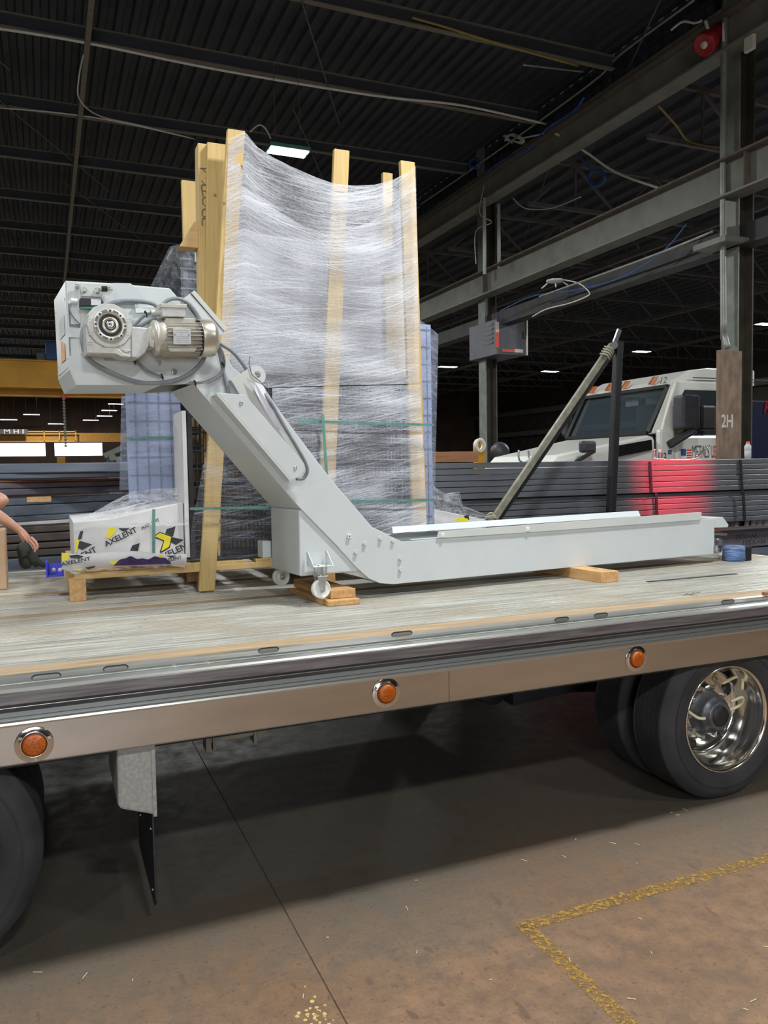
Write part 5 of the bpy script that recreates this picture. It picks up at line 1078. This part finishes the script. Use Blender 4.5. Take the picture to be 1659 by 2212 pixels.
# right skirt carton with yellow mark
a, c = pY(938, 1100, 5.95), pY(1050, 1135, 5.95)
t = empty('carton', (a.x, 5.95, DZ), 'low white carton under film at the lower right of the load', 'carton')
MB().prism([(a.x, 5.95, DZ), (c.x, 5.95, DZ), (c.x, 5.95, c.z+.05), (a.x, 5.95, a.z)], (0, .5, 0)).build('box', 'carton', t, .004)
MB().prism([pY(u, v, 5.74) for u, v in ((981, 1124), (993, 1118), (1010, 1120), (1012, 1126), (985, 1127))], (0, -.001, 0)).build('logo_arrow', 'pyellow', t)
MB().prism([pY(u, v, 5.745) for u, v in ((1001, 1115), (1012, 1112), (1014, 1123), (1006, 1121))], (0, -.001, 0)).build('logo_bar', 'pblack', t)
b = MB()
for k in range(4): b.tube([pY(1052+6*math.sin(k*2), 1113+k*2, 5.9), pY(1062+3*k, 1108+3*k, 5.88), pY(1068-2*k, 1120, 5.9), pY(1056, 1122-k, 5.9)], .008, 6, 4)
tag(b.build('rope_knot', 'rope'), 'pale rope knot at the foot of the slanting pole', 'rope')
# ================================================================== STRAP ROLL at the deck end
p = pZ(1585, 1211, DZ); t = empty('strap_roll', p, 'worn blue strap roll standing on the deck near the right caster', 'roll')
MB().lathe(p, CZ, [(0, .02), (0, .085), (.01, .09), (.115, .088), (.125, .08), (.118, .06), (.125, .05), (.12, .02)], 32).build('winding', 'bluetape', t)
b = MB(); b.tube([p+Vector((.085*math.cos(a*.5), .085*math.sin(a*.5), .10+.01*math.sin(a))) for a in range(12)], .006, 6, 3); b.build('loose_edge', 'alu_grey', t)
a = pZ(1613, 1211, DZ); MB().box((a.x-.05, a.y-.02, DZ), (a.x+.035, a.y+.06, DZ+.115)).build('buckle', 'black', t, .006)
P = [pZ(1553, 1200, DZ)+CZ*.06, pZ(1556, 1208, DZ), pZ(1571, 1211, DZ), pZ(1563, 1195, DZ)+CZ*.05]; MB().prism(P, (0, .01, 0)).build('tail_end', 'rope', t, .002)
# ================================================================== WHITE TRUCK behind the stack
YT = 9.35
tk = empty('truck', (10, 10.6, 0), 'white semi truck cab with amber roof lamps behind the steel tubes', 'truck')
BR = pY(1407.5, 936, YT+.12); BL = pX(1224.6, 945.5, BR.x); TR = pY(1453, 839, YT+.12); TL = pX(1266.6, 854, TR.x)
zc, zt_ = (BR.z+BL.z)/2, (TR.z+TL.z)/2
YN, YFr = YT, BL.y+.12
zr = pY(1500, 797, YT+.2).z; zr0 = pY(1440, 812, YT+.2).z
xr = TR.x
def tbox(x0, x1, y0, y1, z0, z1, name, mt='truckwhite', bev=.05): return MB().box((x0, y0, z0), (x1, y1, z1)).build(name, mt, tk, bev)
# roof cap, pillars, side panels
prof = [(xr-.08, zt_+.02), (xr+.04, zr-.18), (xr+.35, zr-.03), (xr+.7, zr+.01), (pY(1622, 800, YN+.2).x, zr+.01), (pY(1622, 800, YN+.2).x, zt_+.03), (xr+.02, zt_+.03)]
MB().prism([(x, YN+.12, z) for x, z in prof], (0, YFr-YN-.24, 0)).build('roof', 'truckwhite', tk, .13)
MB().prism([(x, YN+.12, z) for x, z in ((BR.x-.02, zc-.02), (BR.x+.16, zc-.02), (xr+.2, zt_+.05), (xr-.03, zt_+.05))], (0, .07, 0)).build('pillar', 'truckwhite', tk, .02)
MB().prism([(x, YFr-.12, z) for x, z in ((BR.x-.02, zc-.02), (BR.x+.12, zc-.02), (xr+.12, zt_+.05), (xr-.03, zt_+.05))], (0, -.05, 0)).build('pillar', 'truckwhite', tk, .02)
g0, g1, g2, g3 = Vector((BR.x+.01, YN+.17, zc)), Vector((BR.x+.01, YFr-.15, zc)), Vector((xr+.0, YFr-.15, zt_)), Vector((xr+.0, YN+.17, zt_))
MB().prism([g0, g1, g2, g3], (.01, 0, 0)).build('windshield', 'glass', tk)
b = MB()
for p_, q_ in ((g0, g1), (g1, g2), (g2, g3), (g3, g0)): b.beam(p_-Vector((.03, 0, 0)), q_-Vector((.03, 0, 0)), .09, .05)
b.build('windshield_gasket', 'black', tk)
# door side with window opening
w = [pY(u, v, YN) for u, v in ((1484, 842), (1560, 838), (1560, 931), (1469, 939), (1461, 923), (1464, 881))]
wx0, wx1 = w[4].x, w[1].x+.45; wz0, wz1 = w[3].z, w[0].z
tbox(BR.x+.05, wx0, YN, YN+.12, .9, zc+.05, 'door_front'); 
tbox(wx0, wx1, YN, YN+.12, .9, wz0, 'door'); MB().prism([(BR.x+.1, YN+.04, zc), (wx0+.0, YN+.04, wz0), (w[5].x, YN+.04, w[5].z), (w[0].x, YN+.04, w[0].z), (wx1, YN+.04, w[0].z), (wx1, YN+.04, zt_+.06), (xr+.0, YN+.04, zt_+.06)], (0, .09, 0)).build('door_frame', 'truckwhite', tk, .02)
MB().box((wx1, YN, .9), (pY(1622, 900, YN).x, YN+.12, zr-.1)).build('cab_side', 'truckwhite', tk, .03)
MB().prism([(w[4].x, YN+.06, wz0), (wx1, YN+.06, wz0), (wx1, YN+.06, wz1), (w[0].x, YN+.06, wz1), (w[5].x, YN+.06, w[5].z)], (0, .01, 0)).build('door_window', 'glass', tk)
MB().box((xr+.35, YN+.06, zr-.16), (wx1+1, YN+.075, zr-.145)).build('roof_groove', 'darkgrey', tk)
MB().box((pY(1615, 900, YN).x-.1, YN+.15, .9), (pY(1615, 900, YN).x-.05, YFr-.15, zr-.2)).build('rear_wall', 'fogsheet', tk)
MB().box((BR.x+.1, YN+.15, .8), (BR.x+1.9, YFr-.15, 1.2)).build('cab_floor', 'black', tk)
MB().prism([(BR.x+.08, YN+.2, zc-.02), (BR.x+.55, YN+.2, zc+.02), (BR.x+.6, YN+.2, zc-.3), (BR.x+.1, YN+.2, zc-.3)], (0, YFr-YN-.4, 0)).build('dashboard', 'darkgrey', tk, .02)
sw = Vector((BR.x+.62, YN+.75, zc+.08)); MB().tube([sw+Vector((.12*math.cos(a*PI/6), .22*math.sin(a*PI/6), .19*math.cos(a*PI/6))) for a in range(13)], .02, 8, 3).build('steering_wheel', 'black', tk)
for yy_ in (YN+.7, YFr-.8): MB().box((BR.x+1.15, yy_-.28, 1.2), (BR.x+1.4, yy_+.28, zc+.55)).build('seat', 'darkgrey', tk, .06)
# hood
hx = BR.x-2.1; ym0, ym1 = YN+.25, YFr-.25
zf = pY(1240, 996, YN+.3).z-.08
MB().add([Vector(v) for v in ((BR.x+.05, YN+.06, zc-.02), (BR.x+.05, YFr-.06, zc-.02), (hx+.5, ym1, zc-.32), (hx+.5, ym0, zc-.32), (BR.x+.05, YN+.02, .9), (BR.x+.05, YFr-.02, .9), (hx, ym1, .7), (hx, ym0, .7), (hx+.05, ym0, zc-.75), (hx+.05, ym1, zc-.75))],
    [(0, 1, 2, 3), (0, 3, 8, 7, 4), (1, 5, 6, 9, 2), (3, 2, 9, 8), (8, 9, 6, 7), (4, 7, 6, 5), (0, 4, 5, 1)]).build('hood', 'truckwhite', tk, .1)
P = [pY(u, v, YN+.05) for u, v in ((1326, 964), (1405, 950), (1406, 972), (1326, 988))]
MB().prism([p-Vector((0, .03, 0)) for p in P], (0, .05, 0)).build('vent_grille', 'black', tk, .005)
# mirrors
def mirror(u0, v0, u1, v1, yv, dep, mt, name='mirror'):
    a, c = pY(u0, v0, yv), pY(u1, v1, yv); return MB().box((a.x, yv, c.z), (c.x, yv+dep, a.z)).build(name, mt, tk, .04)
mirror(1476, 852, 1514, 927, YN-.35, .22, 'darkgrey'); mirror(1516, 874, 1548, 930, YN-.1, .1, 'black')
MB().beam(pY(1502, 926, YN-.28), pY(1444, 962, YN-.02), .1, .12).build('mirror_arm', 'black', tk, .02)
mirror(1259, 952, 1290, 978, YN-.15, .12, 'darkgrey'); MB().beam(pY(1284, 974, YN-.08), pY(1240, 1000, YN+.25), .07, .05).build('mirror_arm', 'darkgrey', tk, .01)
mirror(1222, 893, 1238, 942, YFr+.1, .15, 'darkgrey')
a = pY(1078, 976, YFr+.2); MB().lathe(a, (-.3, -1, 0), [(0, 0), (-.02, .14), (.06, .17), (.14, .12), (.16, 0)], 20).build('mirror', 'darkgrey', tk); MB().beam(a, a+Vector((.5, -.1, -.45)), .05, .05).build('mirror_arm', 'darkgrey', tk)
# roof lamps, number, lettering
for f_ in (.05, .3, .42, .53, .9):
    yv = YFr-.3+(YN+.3-YFr+.3)*f_; MB().prism([(xr-.05, yv-.02, zt_+.05), (xr+.06, yv-.01, zr-.10), (xr+.06, yv+.02, zr-.10), (xr-.05, yv+.015, zt_+.05)], (-.11, 0, 0)).build('roof_lamp', 'amber', tk, .01)
text('lettering', '12', Vector((xr-.11, YN+.2, zt_+.08)), (0.1, -1, 0.0), (0.3, 0, 1), .15, M['pblack'], tk, bold=.02)
text('lettering', 'METALS', pY(1514, 977, YN-.006), (1, 0, 0), (0, 0, 1), .2, M['ink'], tk, sxy=(.5, 1.35))
text('lettering', 'USA', pY(1545, 977, YN-.006), (1, 0, 0), (0, 0, 1), .2, M['redtape'], tk, sxy=(.45, 1.35))
text('lettering', '112', pY(1430, 985, YN-.006), (1, 0, 0), (0, 0, 1), .12, M['ink'], tk, bold=.02)
a, c = pY(1471, 970, YN-.004), pY(1482, 984, YN-.004); MB().box((a.x, YN-.006, c.z), (c.x, YN-.002, a.z)).build('flag_field', 'bluecable', tk)
for k in range(4): q = pY(1488, 971+k*5.5, YN); MB().box((q.x-.04, YN-.006, q.z-.02), (q.x+.05, YN-.002, q.z)).build('flag_stripe', 'redtape', tk)
a, c = pY(1443, 972, YN-.004), pY(1451, 981, YN-.004); MB().box((a.x, YN-.006, c.z), (c.x, YN-.002, a.z)).build('door_sticker', 'bluetape', tk)
a, c = pY(1353, 862, YN+1), pY(1372, 873, YN+1); MB().box((BR.x+.5, YN+1.0, a.z-.1), (BR.x+.52, YN+1.3, a.z)).build('sun_sticker', 'paper', tk)
for xw_, yw_ in ((hx+.7, YN+.15),): MB().lathe((xw_, yw_, .5), (0, 1, 0), [(0, .0), (0, .27), (-.02, .3), (0, .48), (.03, .5), (.27, .5), (.3, .3)], 36).build('wheel', 'tyre', tk)
for xw_ in (hx+.7,): MB().lathe((xw_, YFr-.45, .5), (0, 1, 0), [(0, .3), (0, .48), (.03, .5), (.27, .5), (.3, .3), (.3, 0)], 36).build('wheel', 'tyre', tk)
MB().box((hx+.2, YN+.5, .45), (BR.x+2.6, YFr-.5, .75)).build('chassis', 'underbody', tk)
# navy trailer at far right with red letter
YNV = 13.6; a = pY(1640, 870, YNV)
t = empty('semi_trailer', (a.x+2, 14.5, 0), 'dark navy trailer at the right border beyond the column', 'trailer')
MB().box((a.x-.6, YNV, .9), (a.x+6, YNV+2.4, pY(1650, 866, YNV).z)).build('box_body', mat('navy', '#0e1633', '#131d40', .4), t, .02)
text('lettering', 'R', pY(1657, 881, YNV-.01), (1, 0, 0), (0, 0, 1), .4, M['red'], t, bold=.03, shear=.2)
for dx in (.5, 1.8, 4.5): MB().lathe((a.x+dx, YNV+.1, .5), (0, 1, 0), [(0, 0), (0, .48), (.03, .5), (.27, .5)], 30).build('wheel', 'tyre', t)
# ================================================================== PEOPLE
def skinfig(name, nodes, edges, mt, parent=None, sub=2, root=0):
    me = bpy.data.meshes.new(name); inv = WM[parent.name].inverted() if parent else Matrix()
    me.from_pydata([tuple(inv @ Vector(n[0])) for n in nodes], edges, []); o = bpy.data.objects.new(name, me); C.objects.link(o)
    if parent: o.parent = parent; WM[o.name] = WM[parent.name].copy()
    else: WM[o.name] = Matrix()
    sm = o.modifiers.new('Skin', 'SKIN'); sm.use_smooth_shade = True
    for i, n in enumerate(nodes):
        r = n[1]; sv = me.skin_vertices[0].data[i]; sv.radius = (r, r) if not isinstance(r, tuple) else r; sv.use_root = (i == root)
    s_ = o.modifiers.new('Sub', 'SUBSURF'); s_.levels = sub; s_.render_levels = sub; me.materials.append(M[mt] if isinstance(mt, str) else mt); return o
PY = 6.62
E1 = pY(14, 1080, PY); W1 = pY(46, 1148, PY-.12); Hd = pY(58, 1166, PY-.13)
pel = Vector((-.98, 6.85, 1.42)); che = Vector((-.72, 6.72, 1.70)); sh1 = Vector((-.58, 6.85, 1.80)); sh2 = Vector((-.60, 6.50, 1.78)); el2 = Vector((-.40, 6.44, 1.66)); nk = Vector((-.58, 6.68, 1.87)); hd = Vector((-.50, 6.66, 2.02))
kn1 = Vector((-.60, 6.95, 1.20)); an1 = Vector((-.98, 7.0, 1.14)); kn2 = Vector((-.62, 6.62, 1.50)); an2 = Vector((-.72, 6.6, 1.17))
worker = empty('person', (-.9, 6.8, DZ), 'person crouching at the left edge, bare forearm reaching with dark gloves', 'person')
nodes = [(pel, .14), (che, .15), (nk, .06), (hd, .095), (hd+Vector((.02, 0, .09)), .07), (sh1, .07), (E1, .048), (E1+Vector((-.2, .1, -.13)), .034), (E1+Vector((-.26, .06, -.16)), .03),
         (sh2, .07), (el2, .046), (el2.lerp(W1, .5), .042), (W1, .028), (W1.lerp(Hd, .55), .037), (W1.lerp(Hd, 1.35), .034), (kn1, .075), (an1, .045), (an1+Vector((-.02, .0, -.01)), .04), (kn2, .075), (an2, .045), (an2+Vector((.14, -.01, -.045)), .04)]
edges = [(0, 1), (1, 2), (2, 3), (3, 4), (1, 5), (5, 6), (6, 7), (7, 8), (1, 9), (9, 10), (10, 11), (11, 12), (12, 13), (13, 14), (0, 15), (15, 16), (16, 17), (0, 18), (18, 19), (19, 20)]
skinfig('body', nodes, edges, 'skin', worker)
skinfig('shirt', [(pel+Vector((0, 0, .03)), .155), (che, .168), (nk-Vector((0, 0, .04)), .08), (sh1, .085), (sh1.lerp(E1, .3), .075), (sh2, .085), (sh2.lerp(el2, .4), .075)], [(0, 1), (1, 2), (1, 3), (3, 4), (1, 5), (5, 6)], 'cloth', worker)
skinfig('trousers', [(pel, .16), (kn1, .088), (an1, .06), (kn2, .088), (an2, .06)], [(0, 1), (1, 2), (0, 3), (3, 4)], 'jeans', worker)
MB().lathe(hd+Vector((-.02, 0, .0)), CZ, [(.0, .115), (.06, .118), (.12, .095), (.155, .05), (.165, 0)], 20).build('hair', 'hair', worker)
# hand: fingers curling over the gloves
f_ = (Hd-W1).normalized(); sd = Vector((0, -1, 0)); palm = W1.lerp(Hd, .9)
for k in range(4):
    pv = f_.cross(Vector((0, 1, 0))).normalized(); pv = pv if pv.z > 0 else -pv; bs = palm+f_*.020+pv*(.033-.022*k)+Vector((0, -.018+.004*k, 0)); ln = (.080, .092, .086, .068)[k]
    t1 = bs+f_*ln*.45+Vector((.012, 0, .004)); t2 = t1+Vector((.008, -.004, -ln*.42)); t3 = t2+Vector((-.010, 0, -ln*.28))
    skinfig('finger', [(bs-f_*.02, .012), (t1, .0115), (t2, .0105), (t3, .009)], [(0, 1), (1, 2), (2, 3)], 'skin', worker)
skinfig('thumb', [(W1+Vector((0, -.02, -.005)), .011), (W1+Vector((.012, -.045, -.03)), .011), (W1+Vector((.03, -.048, -.06)), .0095), (W1+Vector((.045, -.04, -.085)), .008)], [(0, 1), (1, 2), (2, 3)], 'skin', worker)
gl = pY(62, 1195, PY-.16)
o = skinfig('work_gloves', [(gl+Vector((-.02, 0, .09)), .03), (gl+Vector((-.03, 0, .02)), .05), (gl+Vector((-.02, .01, -.06)), .05), (gl+Vector((.04, -.01, -.04)), .035), (gl+Vector((.085, 0, -.09)), .02), (gl+Vector((.11, 0, -.11)), .014), (gl+Vector((-.06, 0, -.10)), .02), (gl+Vector((.0, 0, -.12)), .022), (gl+Vector((.05, .01, -.11)), .02), (gl+Vector((-.08, 0, .05)), .02)],
            [(0, 1), (1, 2), (1, 3), (3, 4), (4, 5), (2, 6), (2, 7), (3, 8), (1, 9)], 'glove'); tag(o, 'dark work gloves hanging from the hand at the left edge', 'gloves')
a = pY(-30, 1145, 6.2); c = pY(14, 1236, 6.2)
tag(MB().box((a.x, 6.2, DZ), (c.x, 6.45, a.z)).build('tool_box', 'cardboard', bevel=.01), 'tan box cut by the left edge below the arm', 'box')
# driver in hi-vis vest
vest = mat('hi_vis_vest', '#a8cc1e', '#b8da2a', .7)
dr = empty('person', (BR.x+.95, YN+.62, 1.3), 'driver in a lime hi-vis vest seen behind the truck mirror', 'person')
dxv = pY(1471, 915, YN+.45); o_ = Vector((dxv.x, YN+.45, dxv.z))
skinfig('body', [(o_+Vector((.1, .1, -.5)), .15), (o_+Vector((.05, .05, -.1)), .17), (o_+Vector((.03, .05, .14)), .07), (o_+Vector((.0, .05, .3)), .1), (o_+Vector((-.2, .2, -.35)), .06), (o_+Vector((.05, -.14, .02)), .07), (o_+Vector((-.05, -.18, -.25)), .05), (o_+Vector((-.3, 0, -.2)), .035), (o_+Vector((-.4, .02, -.18)), .03)],
        [(0, 1), (1, 2), (2, 3), (0, 4), (1, 5), (5, 6), (6, 7), (7, 8)], 'skin', dr)
skinfig('vest', [(o_+Vector((.1, .1, -.5)), .165), (o_+Vector((.05, .05, -.1)), .185), (o_+Vector((.03, .05, .05)), .11)], [(0, 1), (1, 2)], vest, dr)
# yellow stand posts: nothing else
# straw and wood splinters on the floor, yellowish concrete patch stones at the joint
rnd = random.Random(3)
b = MB()
for k in range(50):
    x, y = rnd.uniform(-.1, 3.6), rnd.uniform(1.9, 3.3); a = rnd.uniform(0, PI); l = rnd.uniform(.008, .035)
    b.beam((x, y, .003), (x+l*math.cos(a), y+l*math.sin(a), .004), .0018, .0018)
tag(b.build('splinters', 'hose'), 'scattered straw bits and wood splinters on the brown floor', 'debris', kind='stuff')
b = MB()
for k in range(60):
    x, y = .80+rnd.gauss(0, .035), 2.5+rnd.gauss(0, .09); r = rnd.uniform(.004, .011); n = rnd.randint(5, 7); ph = rnd.random()*6
    b.prism([(x+r*rnd.uniform(.6, 1)*math.cos(ph+i*2*PI/n), y+r*rnd.uniform(.6, 1)*math.sin(ph+i*2*PI/n), .0) for i in range(n)], (0, 0, .001))
tag(b.build('aggregate', 'pine'), 'pale exposed stones beside the floor joint in front', 'stones', kind='stuff')
